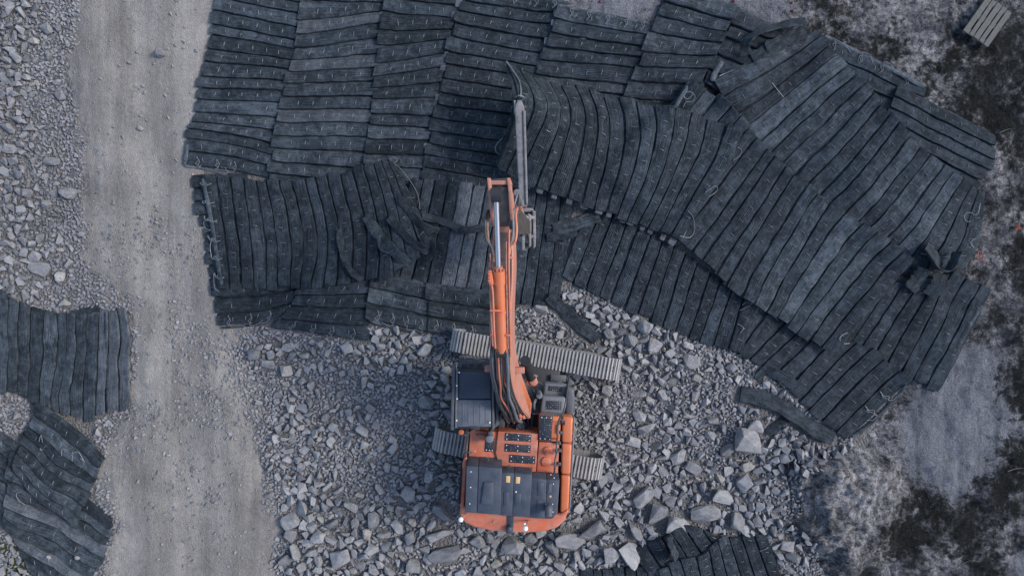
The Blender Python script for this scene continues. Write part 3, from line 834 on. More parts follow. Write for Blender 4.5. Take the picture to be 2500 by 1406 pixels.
for q in ([(1395, 692), (1392, 705), (1398, 712)], [(1438, 716), (1432, 730), (1442, 738)], [(1478, 735), (1476, 755), (1492, 768), (1512, 762)], [(1812, 745), (1822, 738), (1835, 742), (1818, 752), (1806, 758)], [(1800, 790), (1815, 800), (1808, 812)]):
    wire_loop(MATS['P'], q)
lay_mat('T1', 'three strip mat end at the road, under the left strip mat', [[(522, 690), (527, 745), (533, 797)], [(650, 688), (648, 735), (640, 785)], [(775, 668), (772, 706), (763, 746)]], 3, 'rubber', 6)
edge_wires(MATS['T1'], 1, [0.12, 0.35, 0.55, 0.75, 0.95]); edge_bar(MATS['T1'], [(540, 800), (600, 795), (660, 783), (720, 766), (760, 750)], 0.04, 'rubber_mid')
lay_mat('T2', 'mat end with long wire tails, left of the boom above rubble', [[(740, 690), (718, 730), (692, 765), (655, 800)], [(912, 682), (903, 730), (897, 780), (893, 834)]], 4, 'rubber', 4)
edge_wires(MATS['T2'], 1, [0.2, 0.42, 0.62, 0.85], 1.2)
lay_mat('T3', 'short mat end left of the excavator boom, second from it', [[(916, 670), (905, 720), (899, 782)], [(1048, 696), (1046, 750), (1040, 810)]], 3, R2, 4)
edge_wires(MATS['T3'], 1, [0.15, 0.4, 0.65, 0.9]); edge_bar(MATS['T3'], [(900, 780), (950, 798), (1036, 812)], 0.05, 'rubber_mid')
lay_mat('T4', 'short mat end tucked beneath the boom above the front track', [[(1050, 695), (1048, 750), (1042, 806)], [(1232, 725), (1226, 775), (1218, 832)]], 3, 'rubber', 5)
edge_wires(MATS['T4'], 1, [0.12, 0.35, 0.6]); edge_bar(MATS['T4'], [(1045, 806), (1100, 815), (1150, 824)], 0.05, 'rubber_mid')
lay_mat('S', 'buckled mat left of the arm, strips running up and down beside the road',
        [[(495, 432), (580, 433), (662, 444), (740, 442), (811, 424, 0.05), (875, 411, 0.15), (929, 391, 0.35), (968, 404, 0.25)],
         [(514, 560), (598, 565), (683, 572), (765, 572), (840, 560, 0.1), (905, 545, 0.2), (968, 520, 0.3), (1012, 490, 0.2)],
         [(532, 697), (610, 702), (690, 702), (760, 699), (835, 686, 0.06), (905, 682, 0.12), (990, 650, 0.25), (1062, 590, 0.2)]], 17, R2, 6, zr=0.07, wob=5, tilt=0.03)
edge_bar(MATS['S'], [(493, 436), (505, 490), (518, 560), (530, 640), (540, 695)], 0.06, 'rubber_mid'); edge_wires(MATS['S'], 0, [0.08, 0.25, 0.42, 0.6, 0.76, 0.93])
wire_loop(MATS['S'], [(515, 540), (503, 536), (497, 545), (503, 558), (514, 562), (500, 566)]); wire_loop(MATS['S'], [(960, 400, 0.2), (970, 392, 0.2), (962, 384, 0.2), (955, 392, 0.2), (985, 420, 0.1), (1018, 470), (1025, 510)])
lay_mat('M1', 'long mat crossing the right side diagonally, on top of its neighbours',
        [[(1692, 200), (1796, 281), (1878, 368), (1949, 435), (2031, 501), (2123, 568), (2232, 635)], [(1590, 312), (1693, 398), (1790, 490), (1868, 568), (1955, 630), (2034, 685), (2134, 750)],
         [(1480, 420), (1590, 520), (1700, 613), (1790, 698), (1879, 760), (1943, 801), (2036, 866)]], 19, R2, 6, tilt=0.03, wob=3.5, up_=0.14)
edge_bar(MATS['M1'], [(1690, 200), (1668, 230), (1647, 264)], 0.06)
wire_loop(MATS['M1'], [(1668, 262), (1675, 250), (1690, 248), (1697, 236), (1688, 226), (1676, 226), (1670, 236), (1680, 242), (1694, 228)])
wire_loop(MATS['M1'], [(2070, 812), (2056, 818), (2050, 828), (2060, 838), (2074, 838)], 0.014)
lay_mat('L', 'hoisted mat draping in curved folds from the lifting bar',
        [[(1236, 152, 1.2), (1290, 184, 1.1), (1332, 203, 0.8), (1375, 211, 0.55), (1420, 216, 0.35), (1482, 236, 0.22), (1560, 252, 0.12), (1650, 272, 0.05), (1725, 292), (1812, 322)],
         [(1262, 232, 1.75), (1327, 252, 1.35), (1360, 262, 1.0), (1400, 274, 0.75), (1445, 286, 0.5), (1500, 304, 0.35), (1570, 325, 0.2), (1640, 350, 0.1), (1705, 372), (1778, 405)],
         [(1246, 325, 1.2), (1300, 330, 1.0), (1338, 350, 0.85), (1382, 370, 0.65), (1432, 388, 0.42), (1488, 405, 0.28), (1550, 425, 0.15), (1610, 445, 0.08), (1660, 462), (1722, 492)],
         [(1212, 412, 0.35), (1255, 428, 0.35), (1300, 448, 0.35), (1348, 468, 0.28), (1405, 488, 0.2), (1460, 507, 0.14), (1515, 525, 0.1), (1565, 543, 0.05), (1610, 565), (1658, 590)]], 15, 'rubber', 6, wob=2.5, up_=0.06)
end_tabs(MATS['L'], 1, 0.8, vr=(0.15, 1)); edge_bar(MATS['L'], [(1800, 345), (1780, 366), (1756, 405), (1732, 450), (1695, 516), (1662, 590)], 0.045, 'rubber_pale', 0.0)
wire_loop(MATS['L'], [(1790, 392), (1806, 380), (1810, 366), (1800, 360)]); wire_loop(MATS['L'], [(1722, 470), (1745, 455), (1752, 462), (1740, 475), (1730, 480)])
wire_loop(MATS['L'], [(1660, 576), (1684, 580), (1696, 560), (1692, 530), (1680, 515)]); wire_loop(MATS['L'], [(1240, 330, 0.9), (1222, 342, 0.8), (1210, 358, 0.7), (1212, 372, 0.6), (1222, 380, 0.5)], 0.014)
# left lower corner
lay_mat('V4', 'flat mat at the left frame edge below the rocks', [[(-60, 1010), (-60, 1120), (-60, 1250)], [(75, 1120), (62, 1220), (62, 1325)]], 6, 'rubber_mid', 3, wob=9, zr=0.08, tilt=0.035)
lay_mat('V1', 'mat at the left edge across the road from the main pile', [[(-60, 700), (0, 712), (64, 747), (134, 766), (215, 765), (306, 755)], [(-60, 820), (4, 830), (62, 858), (130, 880), (214, 890), (312, 870)], [(-60, 935), (0, 950), (54, 967), (120, 1000), (210, 1022), (315, 995)]], 14, ('rubber_mid', 'rubber', 'rubber_mid'), 0, wob=8, zr=0.06, tilt=0.03)
edge_bar(MATS['V1'], [(255, 762), (258, 860), (262, 1010)], 0.035, 'rubber_mid')
lay_mat('V3', 'lowest mat in the bottom left corner, strips slanting to the road', [[(30, 1095), (25, 1160), (28, 1235), (30, 1290), (70, 1400)], [(262, 1272), (258, 1310), (240, 1360), (215, 1410), (180, 1465)]], 9, ('rubber_mid', 'rubber_mid', 'rubber'), 3, wob=11, zr=0.1, tilt=0.035)
lay_mat('V2', 'folded mat near the bottom left with a raised upper edge', [[(92, 992, 0.15), (80, 1030, 0.1), (58, 1070), (45, 1110), (42, 1150)], [(165, 1045, 0.2), (146, 1092, 0.12), (122, 1135), (105, 1172), (98, 1212)], [(247, 1124, 0.1), (232, 1165), (214, 1197), (200, 1240), (192, 1290)]], 7, ('rubber', 'rubber_mid'), 5, wob=10, zr=0.11, tilt=0.035)
edge_bar(MATS['V2'], [(93, 990), (140, 1016), (200, 1068), (245, 1118)], 0.045, 'rubber')
for q in ([(150, 1112), (152, 1096), (165, 1098)], [(176, 1125), (178, 1108), (190, 1102), (198, 1112), (204, 1125), (196, 1118)], [(95, 1078), (100, 1062), (104, 1080)], [(62, 1232), (45, 1220), (40, 1205), (52, 1200)]):
    wire_loop(MATS['V2'], q, 0.011)
# bottom right
lay_mat('W0', 'mat edge at the bottom frame edge below the excavator boulders', [[(1415, 1392), (1500, 1386), (1605, 1376)], [(1430, 1520), (1510, 1515), (1620, 1510)]], 7, 'rubber', 3)
lay_mat('W1', 'crumpled mat half buried under boulders at bottom right', [[(1545, 1345), (1600, 1328, 0.1), (1640, 1305, 0.2), (1690, 1288, 0.15), (1755, 1312)], [(1580, 1402), (1635, 1388), (1690, 1376, 0.05), (1735, 1352), (1768, 1330)]], 6, 'rubber', 2, wob=9, zr=0.12, tilt=0.04)
lay_mat('W2', 'mat running out of the bottom frame edge near bare bedrock', [[(1600, 1385), (1650, 1368), (1712, 1352), (1745, 1322), (1800, 1308), (1876, 1316)], [(1640, 1500), (1690, 1490), (1745, 1480), (1790, 1480), (1850, 1470), (1925, 1462)]], 9, R2, 4, u_st=(-0.02, 0.6))
wire_loop(MATS['W2'], [(1855, 1345), (1872, 1338), (1884, 1325), (1880, 1310)], 0.01, 'wire_dull')
wire_loop(MATS['W1'], [(1712, 1304, 0.1), (1716, 1290, 0.1), (1722, 1278, 0.1)], 0.01); wire_loop(MATS['W1'], [(1748, 1282, 0.1), (1758, 1288, 0.1), (1756, 1300, 0.1)], 0.01)

def restrip(key, idx, mname):
    ch = [o for o in MATS[key].root.children if o.name.startswith('rubber_strip')]
    for i in idx: ch[i].data.materials[0] = M[mname]
restrip('Q', (4, 5, 6), 'rubber_pale'); restrip('V1', (11, 12, 13), 'rubber_pale'); restrip('V3', (3, 6), 'rubber_pale'); restrip('B', (2, 5, 9), 'rubber_pale'); restrip('M1', (1, 2, 5), 'rubber_mid')
for k_ in ('J', 'N', 'I2', 'P', 'S'): restrip(k_, range(MATS[k_].n), 'rubber')
MATMASK[:] = -maxf(-maxf(MATMASK.astype(float), 7), 7) > 0.5
# loose and curled lengths of tread
GR = 'loose tread strips torn from the mats'
strip_piece('loose_tread', 'knotted loose strip left of the arm on the under-boom mat', [(1030, 528), (1062, 536), (1095, 545), (1130, 562), (1178, 556)], 0.24, 'rubber_mid', tilt=0.3, group=GR)
strip_piece('loose_tread', 'short bent strip sagging off the buckled mat corner', [(1058, 560), (1056, 590), (1050, 620), (1038, 648)], 0.22, 'rubber', tilt=-0.3, group=GR)
strip_piece('loose_tread', 'curled strip end under the gap in the buckled mat', [(926, 575, 0.1), (930, 605, 0.05), (948, 615, 0.05), (962, 606, 0.08)], 0.2, 'rubber_mid', twist=[60, 70, 70, 60], group=GR)
strip_piece('loose_tread', 'broken flat strip tied with wire right of the coupler', [(1350, 558), (1390, 552), (1425, 540), (1464, 528)], 0.36, 'rubber_mid', tilt=0.12, group=GR)
strip_piece('loose_tread', 'dark strip end under the broken flat strip', [(1335, 580), (1375, 574), (1410, 566)], 0.3, 'rubber', group=GR)
strip_piece('loose_tread', 'long strip sticking out over rubble right of the boom', [(1338, 724), (1372, 752), (1410, 790), (1458, 830)], 0.36, 'rubber_mid', tilt=-0.25, group=GR, dz=0.1)
strip_piece('loose_tread', 'broad loose strip slanting over the rubble below the torn mat edge', [(1808, 962), (1862, 972), (1920, 998), (1975, 1038), (2035, 1070)], 0.5, 'rubber', twist=[5, 10, 25, 30, 15], group=GR, dz=0.1)
strip_piece('loose_tread', 'thin twisted strip below the broad loose strip', [(1872, 1058), (1905, 1030), (1932, 1018), (1960, 1035), (2010, 1072)], 0.26, 'rubber', tilt=0.5, group=GR, dz=0.06)
strip_piece('loose_tread', 'strip end poking from under the torn mat edge', [(1848, 925), (1868, 905), (1900, 915), (1945, 945)], 0.3, 'rubber', tilt=-0.3, group=GR, dz=0.04)
strip_piece('loose_tread', 'arched strip standing up at the upper left of the fan mat', [(1822, 135, 0.05), (1820, 105, 0.2), (1850, 80, 0.3), (1905, 62, 0.22), (1968, 52, 0.1)], 0.3, 'rubber', twist=[10, 40, 55, 40, 20], group=GR, dz=0.1)
strip_piece('loose_tread', 'dark folded strip right of the arched strip', [(1870, 120, 0.05), (1915, 100, 0.12), (1968, 78, 0.1)], 0.4, 'rubber', tilt=-0.25, group=GR, dz=0.08)
strip_piece('loose_tread', 'stiff strip lying under the arched strip', [(1835, 142, 0.02), (1880, 118, 0.05), (1940, 90, 0.02)], 0.34, 'rubber', group=GR, dz=0.03)
strip_piece('loose_tread', 'upright curled strip forming a dark pocket at the right', [(2262, 612, 0.1), (2285, 650, 0.16), (2310, 660, 0.18), (2328, 640, 0.16), (2338, 615, 0.1)], 0.34, 'rubber', twist=[70, 78, 80, 78, 70], group=GR, dz=0.12)
strip_piece('loose_tread', 'strip end leaning into the dark pocket', [(2262, 600, 0.1), (2282, 625, 0.06), (2296, 650, 0.02)], 0.36, 'rubber', tilt=0.5, group=GR, dz=0.08)
strip_piece('loose_tread', 'drooping ribbed strip end below the dark pocket', [(2296, 668, 0.08), (2290, 695, 0.1), (2268, 722, 0.02)], 0.42, 'rubber', tilt=-0.15, group=GR, dz=0.08)
strip_piece('loose_tread', 'blunt strip end left of the drooping ribbed strip', [(2258, 655, 0.1), (2240, 680, 0.08), (2222, 708, 0.05)], 0.42, 'rubber', group=GR, dz=0.06)
strip_piece('loose_tread', 'dark strip beneath the upper corner of the left edge mat', [(172, 768), (210, 758), (242, 752)], 0.2, 'rubber', group=GR, dz=0.02)
strip_piece('loose_tread', 'bent strip jutting up at the bottom right crumpled mat', [(1634, 1310, 0.1), (1640, 1335, 0.25), (1652, 1362, 0.05)], 0.3, 'rubber', twist=[50, 55, 40], group=GR, dz=0.1)
strip_piece('loose_tread', 'slack strip bowed out at the foot of the buckled mat', [(828, 560), (836, 618), (858, 662), (884, 684)], 0.2, 'rubber_mid', twist=[20, 35, 40, 30], group=GR, dz=0.06)
strip_piece('loose_tread', 'torn strip slanting off the buckled mat towards the boom', [(893, 528), (930, 582), (972, 624), (1000, 650)], 0.32, 'rubber_mid', twist=[-5, -15, -20, -15], group=GR, dz=0.09)
strip_piece('loose_tread', 'second torn strip slanting off the buckled mat, nearer the arm', [(950, 530), (992, 576), (1024, 604), (1046, 612)], 0.26, 'rubber', twist=[0, -25, -30, -10], group=GR, dz=0.09)
strip_piece('loose_tread', 'dark slack strip at the right corner of the buckled mat', [(978, 480), (1010, 530), (1040, 556), (1070, 566)], 0.26, 'rubber', twist=[-10, -30, -35, -20], group=GR, dz=0.1)
strip_piece('loose_tread', 'rubber flap hanging beside the lifting bar tip', [(1232, 330, 0.9), (1225, 370, 0.6), (1216, 405, 0.25)], 0.2, 'rubber', twist=[70, 70, 60], group=GR, dz=0.1)
# ------------------------------------------------------------------ excavator
EXC = empty('excavator', (0.43, -3.29, 0.0), 'orange crawler excavator with navy engine hood standing on the rubble', 'excavator')
BROT = rad(-3.7)
TROT = rad(-10.2)

def rect(cx, cy, w, h, rot=3.7):
    c, s = math.cos(rad(rot)), math.sin(rad(rot))
    return [(cx + x * c - y * s, cy + x * s + y * c) for x, y in ((-w / 2, -h / 2), (w / 2, -h / 2), (w / 2, h / 2), (-w / 2, h / 2))]

def slab(name, poly, z0, z1, mat, parent=EXC, bev=0.02, seg=2, sm=40, inset=None):
    top = np.array([W(p[0], p[1], z1 if len(p) < 3 else p[2]) for p in poly])
    bot = top.copy(); bot[:, 2] = z0
    a = top - np.roll(top, 1, 0); b = np.roll(top, -1, 0) - top
    area = np.sum(top[:, 0] * np.roll(top[:, 1], -1) - np.roll(top[:, 0], -1) * top[:, 1])
    if area < 0: top = top[::-1]; bot = bot[::-1]
    v, f = prism(bot, top)
    if bev: v, f = bevel(v, f, bev, seg)
    return mk(name, v, f, M[mat], parent, sm)

def rod(name, pts, r, mat, parent=EXC, seg=10, n=None, sm=50):
    P = np.asarray(pts, float)
    if n: P = spl(P, n)
    v, f = tube(P, r, seg)
    return mk(name, v, f, M[mat], parent, sm)

def disc(name, px, py, z0, z1, r, mat, parent=EXC, seg=20, bev=0.01):
    c = W(px, py, z1)
    v, f = tube([(c[0], c[1], z0), (c[0], c[1], z1)], r, seg)
    if bev: v, f = bevel(v, f, bev, 2)
    return mk(name, v, f, M[mat], parent, 40)

def bolts(parent, pts, z, r=0.012, mat='white'):
    for (x, y) in pts:
        c = W(x, y, z)
        v, f = tube([(c[0], c[1], z - 0.01), (c[0], c[1], z + 0.008)], r, 6)
        mk('bolt', v, f, M[mat], parent, 40)

# --- undercarriage
tc, ts_ = math.cos(TROT), math.sin(TROT)
def ucl(x, y, z): return np.array([0.43 + x * tc - y * ts_, -3.29 + x * ts_ + y * tc, z])
def ubox(name, c, s, mat, parent=EXC, bev=0.02):
    v, f = box(ucl(*c), s, TROT)
    if bev: v, f = bevel(v, f, bev, 2)
    return mk(name, v, f, M[mat], parent, 40)
# one track shoe: plate with two slots and three grouser bars, along local x (travel), y (width)
def shoe_geo():
    g = Geo()
    wd, pt = 0.62, 0.208
    g.add(*box((0.012, 0, 0), (pt - 0.05, wd, 0.022)))
    ys = [(-0.31, -0.075), (-0.025, 0.025), (0.075, 0.31)]
    for a, b in ys: g.add(*box((-pt / 2 + 0.018, (a + b) / 2, 0.0), (0.04, b - a, 0.022)))
    for x, h in ((-0.052, 0.045), (0.052, 0.045)):
        v, f = prism(np.array([[x - 0.03, -wd / 2, 0.01], [x + 0.03, -wd / 2, 0.01], [x + 0.03, wd / 2, 0.01], [x - 0.03, wd / 2, 0.01]]),
                     np.array([[x - 0.02, -wd / 2 + .006, 0.01 + h], [x + 0.02, -wd / 2 + .006, 0.01 + h], [x + 0.02, wd / 2 - .006, 0.01 + h], [x - 0.02, wd / 2 - .006, 0.01 + h]]))
        g.add(v, f)
    for y in (-0.1, 0.1, -0.05, 0.05):
        g.add(*tube([(0.027, y, 0.005), (0.027, y, 0.022)], 0.011, 6))
    return g
_sg = shoe_geo()
shoe_me = bpy.data.meshes.new('track_shoe'); shoe_me.from_pydata(_sg.V().tolist(), [], _sg.f); shoe_me.materials.append(M['steel_dirty']); shoe_me.materials.append(M['steel'])
for _i, _p in enumerate(shoe_me.polygons): _p.material_index = 1 if 24 <= _i < 36 else 0
def track(yc):
    L, R, zc = 1.98, 0.42, 0.5
    fr = ubox('track', (0, yc, zc), (3.7, 0.34, 0.42), 'dgrey')
    per = 4 * L + 2 * math.pi * R; n = 52; st = per / n
    org = ucl(0, 0, 0); rg = random.Random(int(yc * 10) + 9)
    for i in range(n):
        s = i * st
        if s < 2 * L: x, z, a = -L + s, zc + R, 0.0
        elif s < 2 * L + math.pi * R: th = (s - 2 * L) / R; x, z, a = L + R * math.sin(th), zc + R * math.cos(th), th
        elif s < 4 * L + math.pi * R: x, z, a = L - (s - 2 * L - math.pi * R), zc - R, math.pi
        else: th = (s - 4 * L - math.pi * R) / R; x, z, a = -L - R * math.sin(th), zc - R * math.cos(th), math.pi + th
        if a == 0.0: z += -0.02 * math.cos(x * 1.4) + 0.01
        o = bpy.data.objects.new('track_shoe', shoe_me); COL.objects.link(o); o.parent = fr
        p = ucl(x, yc, z) - origin_of(EXC)
        o.location = p
        o.rotation_mode = 'XYZ'
        o.rotation_euler = (Matrix.Rotation(TROT + rg.uniform(-.006, .006), 3, 'Z') @ Matrix.Rotation(a, 3, 'Y')).to_euler()
    for sx, nm in ((-L, 'idler_wheel'), (L, 'drive_sprocket')):
        v, f = tube([ucl(sx, yc - 0.12, zc), ucl(sx, yc + 0.12, zc)], R - 0.06, 18)
        mk(nm, v, f, M['steel_dirty'], fr, 40)
    for k in range(6):
        x = -1.5 + k * 0.6
        v, f = tube([ucl(x, yc - 0.2, 0.2), ucl(x, yc + 0.2, 0.2)], 0.09, 12); mk('track_roller', v, f, M['steel_dirty'], fr, 40)
    for x in (-0.8, 0.8):
        v, f = tube([ucl(x, yc - 0.12, 0.8), ucl(x, yc + 0.12, 0.8)], 0.07, 12); mk('carrier_roller', v, f, M['steel_dirty'], fr, 40)
track(1.42); track(-1.42)
ubox('car_body', (0, 0, 0.72), (1.5, 2.3, 0.45), 'black', bev=0.05)
v, f = tube([ucl(0, 0, 0.9), ucl(0, 0, 1.24)], 0.75, 32); mk('swing_ring', v, f, M['steel_dirty'], EXC, 40)

# --- revolving frame
slab('revolving_frame', [(1136, 1046), (1120, 1240), (1180, 1290), (1270, 1300), (1350, 1292), (1392, 1240), (1400, 950), (1330, 945), (1322, 1010), (1230, 1010), (1228, 900), (1115, 895)], 1.15, 1.32, 'black', bev=0.02)
# --- counterweight
slab('counterweight', [(1124, 1236), (1122, 1258), (1134, 1276), (1160, 1288), (1200, 1296), (1240, 1300), (1285, 1301), (1330, 1298), (1362, 1288), (1380, 1270), (1391, 1240), (1366, 1256), (1250, 1246), (1140, 1238)], 1.2, 2.36, 'orange', bev=0.07, seg=4)
disc('lifting_eye', 1205, 1273, 2.34, 2.385, 0.035, 'salmon')
# --- engine hood
def hood(name, top, z0, z1, drop, parent=EXC, mat='navy', bev=0.015):
    """polygon (fl, fr, br, bl) of the flat top; the front face leans forward as it goes down"""
    T = np.array([W(p[0], p[1], z1) for p in top]); B = T.copy(); B[:, 2] = z0
    fw = np.array([0.064, 0.998, 0]); B[0] += fw * drop; B[1] += fw * drop
    v, f = prism(B[::-1], T[::-1])
    v, f = bevel(v, f, bev, 3)
    return mk(name, v, f, M[mat], parent, 40)
H1 = hood('hood_panel', [(1139, 1137), (1168, 1139), (1165, 1252), (1135, 1250)], 2.1, 2.72, 0.14)
H2 = hood('hood_panel', [(1168.5, 1139), (1225, 1143), (1221, 1256), (1165.5, 1252.5)], 2.1, 2.74, 0.14)
H3 = hood('hood_panel', [(1223, 1153), (1255, 1155), (1251, 1259), (1219, 1257)], 2.1, 2.66, 0.1)
H4 = hood('hood_panel', [(1255.5, 1155), (1299, 1158), (1293, 1262), (1251.5, 1260)], 2.1, 2.67, 0.1)
H5 = hood('hood_panel', [(1298, 1167), (1334.5, 1170), (1330.5, 1266), (1292, 1263)], 2.1, 2.56, 0.14)
H6 = hood('hood_panel', [(1335, 1170), (1366, 1172), (1361, 1252), (1349, 1266), (1331, 1266)], 2.1, 2.55, 0.14)
for nm, po, z0, z1, par, mt_ in (('hood_vent', [(1182, 1176), (1204, 1177), (1205, 1232), (1174, 1230)], 2.7, 2.79, H2, 'navy'),
                            ('hood_vent', [(1230, 1200), (1243, 1201), (1242, 1233), (1229, 1233)], 2.6, 2.68, H3, 'navy'), ('hood_vent', [(1258, 1203), (1272, 1204), (1271, 1236), (1256, 1235)], 2.6, 2.69, H4, 'navy'),
                            ('hood_vent', [(1312, 1177), (1327, 1178), (1326, 1211), (1312, 1210)], 2.5, 2.575, H5, 'navy'), ('hood_vent', [(1310, 1221), (1324, 1222), (1323, 1252), (1309, 1251)], 2.5, 2.575, H5, 'navy'),
                            ('hood_slot', [(1340, 1180), (1347, 1180), (1346, 1202), (1338, 1202)], 2.5, 2.565, H6, 'dgrey'),
                            ('warning_label', [(1236, 1161), (1246, 1162), (1245, 1178), (1235, 1177)], 2.64, 2.665, H3, 'yellow'), ('warning_label', [(1260, 1163), (1270, 1164), (1269, 1180), (1259, 1179)], 2.65, 2.675, H4, 'yellow'),
                            ('warning_label', [(1341.5, 1209), (1346, 1209), (1346, 1214), (1341.5, 1214)], 2.53, 2.556, H6, 'yellow')):
    slab(nm, po, z0, z1, mt_, par, 0.012 if 'vent' in nm else 0.003)
v, f = tube(spl([W(1340, 1238, 2.5), W(1340, 1239, 2.78), W(1340, 1244, 2.86), W(1339, 1258, 2.88)], 10), 0.1, 14)
mk('exhaust_pipe', v, f, M['dgrey'], EXC, 50)
for hx_, hy_, zz in ((1188, 1117, 2.5), (1240, 1137, 2.45), (1294, 1142, 2.45)):
    rod('hood_latch', [W(hx_ - 8, hy_ + 6, zz), W(hx_, hy_, zz + 0.06), W(hx_ + 5, hy_ - 2, zz), W(hx_ + 3, hy_ + 10, zz + 0.03)], 0.012, 'hose', n=10, seg=6)
bolts(H1, [(1150, 1151), (1149, 1189), (1147, 1229)], 2.722, 0.016); bolts(H6, [(1351, 1181), (1349, 1230), (1350, 1249), (1333, 1230), (1345, 1158), (1353, 1166)], 2.556, 0.014)
bolts(H4, [(1260, 1200)], 2.675, 0.02)

# --- orange deck
DECK = slab('deck', [(1148, 1050), (1218, 1054), (1216, 1128), (1226, 1148), (1142, 1138)], 1.3, 2.16, 'orange', bev=0.03)
PUMP = slab('deck_cover', [(1216, 1052), (1315, 1059), (1308, 1160), (1222, 1150), (1210, 1106)], 1.3, 2.24, 'orange', bev=0.025)
TANK = slab('fuel_tank', [(1316, 1078), (1366, 1081), (1362, 1168), (1309, 1166)], 1.3, 2.22, 'orange', bev=0.025)
TBOX = slab('tool_box', [(1317, 1014), (1370, 1018), (1367, 1078), (1315, 1075.5)], 1.3, 2.26, 'orange_clean', bev=0.02)
slab('deck_seam', rect(1262, 1081, 98, 1.2), 2.2, 2.243, 'salmon', PUMP, 0); slab('deck_seam', rect(1260, 1107, 100, 1.2), 2.2, 2.243, 'salmon', PUMP, 0)
for cx, cy, w, h, z, par in ((1265.5, 1067.5, 64, 18, 2.245, PUMP), (1264, 1094, 63, 19, 2.245, PUMP), (1275.5, 1121, 63, 19, 2.245, PUMP), (1195.5, 1086, 22, 33, 2.165, DECK), (1332.5, 1045, 31, 60, 2.265, TBOX)):
    t_ = slab('tread_plate', rect(cx, cy, w, h), z - 0.03, z + 0.016, 'tread', par, 0.004)
    c3, s3 = math.cos(rad(3.7)), math.sin(rad(3.7))
    bolts(par, [(cx + a * (w / 2 - 4) * c3 - b * (h / 2 - 4) * s3, cy + a * (w / 2 - 4) * s3 + b * (h / 2 - 4) * c3) for a in (-1, 0, 1) for b in (-1, 1)], z + 0.02, 0.014)
disc('filler_cap', 1338, 1101, 2.2, 2.28, 0.115, 'orange', bev=0.015); disc('filler_cap', 1334, 1127, 2.2, 2.27, 0.13, 'orange', bev=0.015)
disc('filler_knob', 1336, 1104, 2.28, 2.33, 0.03, 'salmon', bev=0.005)
# right side panels with their door gaps
for a, b in ((1016, 1080), (1082, 1157), (1159, 1251)):
    x0 = 1373 - (a - 1016) * 0.022; x1 = 1373 - (b - 1016) * 0.022; y0 = 1399.5 - (a - 1016) * 0.05; y1 = 1399.5 - (b - 1016) * 0.05
    slab('side_door', [(x0, a), (y0, a + 2), (y1, b + 1), (x1, b)], 1.25, 2.3, 'orange_clean', bev=0.05, seg=3)
rod('side_rail', [W(1402, 1018, 2.0), W(1397, 1120, 2.0), W(1391, 1230, 2.0), W(1389, 1246, 2.0)], 0.022, 'grey', n=12)
# left side panels
slab('side_door', [(1135, 1116), (1141, 1117), (1133, 1240), (1123, 1239), (1129, 1130)], 1.25, 2.3, 'orange', bev=0.035, seg=3)
for k in range(22):
    y = 1143 + k * 4; x = 1126.5 - (y - 1143) * 0.06
    slab('vent_slat', [(x - 2.5, y), (x + 2.5, y + 0.3), (x + 2.5, y + 2.2), (x - 2.5, y + 2)], 2.2, 2.318, 'navy_front', EXC, 0)
slab('side_panel', [(1137, 1050), (1148, 1050), (1140, 1112), (1130, 1112)], 1.25, 2.05, 'salmon', bev=0.04)
rod('panel_rail', [W(1143, 1052, 2.12), W(1137, 1112, 2.12)], 0.035, 'dgrey')
slab('counterweight_seam', rect(1245, 1280, 17, 42, 3.7), 2.2, 2.375, 'navy', EXC, 0.006)
v, f = tube([W(1243, 1290, 2.3), W(1243, 1290, 2.44), W(1243, 1290, 2.5), W(1243, 1290, 2.53)], [0.095, 0.095, 0.07, 0.02], 16); mk('rear_camera', v, f, M['navy'], EXC, 60)
# positioning antennas
for (bx, by), (ax, ay) in (((1138, 1252), (1125, 1268)), ((1291, 1270), (1283, 1290))):
    rod('antenna_mast', [W(bx, by, 2.4), W(bx - 4, by + 6, 2.7), W(ax, ay, 2.95), W(ax, ay, 3.05)], 0.022, 'salmon_dirty', n=8)
    c = W(ax, ay, 3.1)
    v, f = tube([c + (0, 0, d) for d in (-0.05, -0.03, 0.01, 0.035, 0.045)], [0.045, 0.062, 0.062, 0.042, 0.012], 16); mk('antenna_dome', v, f, M['white'], EXC, 60)
v, f = tube([W(1282, 1279, 2.75), W(1282, 1279, 2.8)], 0.03, 10); mk('antenna_joint', v, f, M['white'], EXC, 50)

# --- grey steps, front right
ST1 = slab('step_box', [(1324, 966), (1381, 970), (1378, 1012), (1319, 1008)], 1.3, 1.98, 'grey', bev=0.05, seg=3)
ST2 = slab('step_box', [(1329, 934), (1386, 940), (1384, 969), (1326, 965)], 1.25, 1.66, 'grey', bev=0.06, seg=3)
slab('tread_plate', rect(1352, 989, 37, 21), 1.95, 1.998, 'tread', ST1, 0.003); slab('tread_plate', rect(1356, 948.5, 33, 12), 1.62, 1.675, 'tread', ST2, 0.003)
slab('step_plate', [(1345, 914), (1383, 916), (1382, 932), (1344, 930)], 1.0, 1.06, 'dgrey', bev=0.01)
slab('side_box', [(1384, 942), (1402, 950), (1404, 975), (1400, 1014), (1380, 1012)], 1.2, 1.9, 'dgrey', bev=0.06, seg=3)
rod('tool_box_bar', [W(1319, 1009, 2.05), W(1378, 1013, 2.05)], 0.03, 'dgrey')
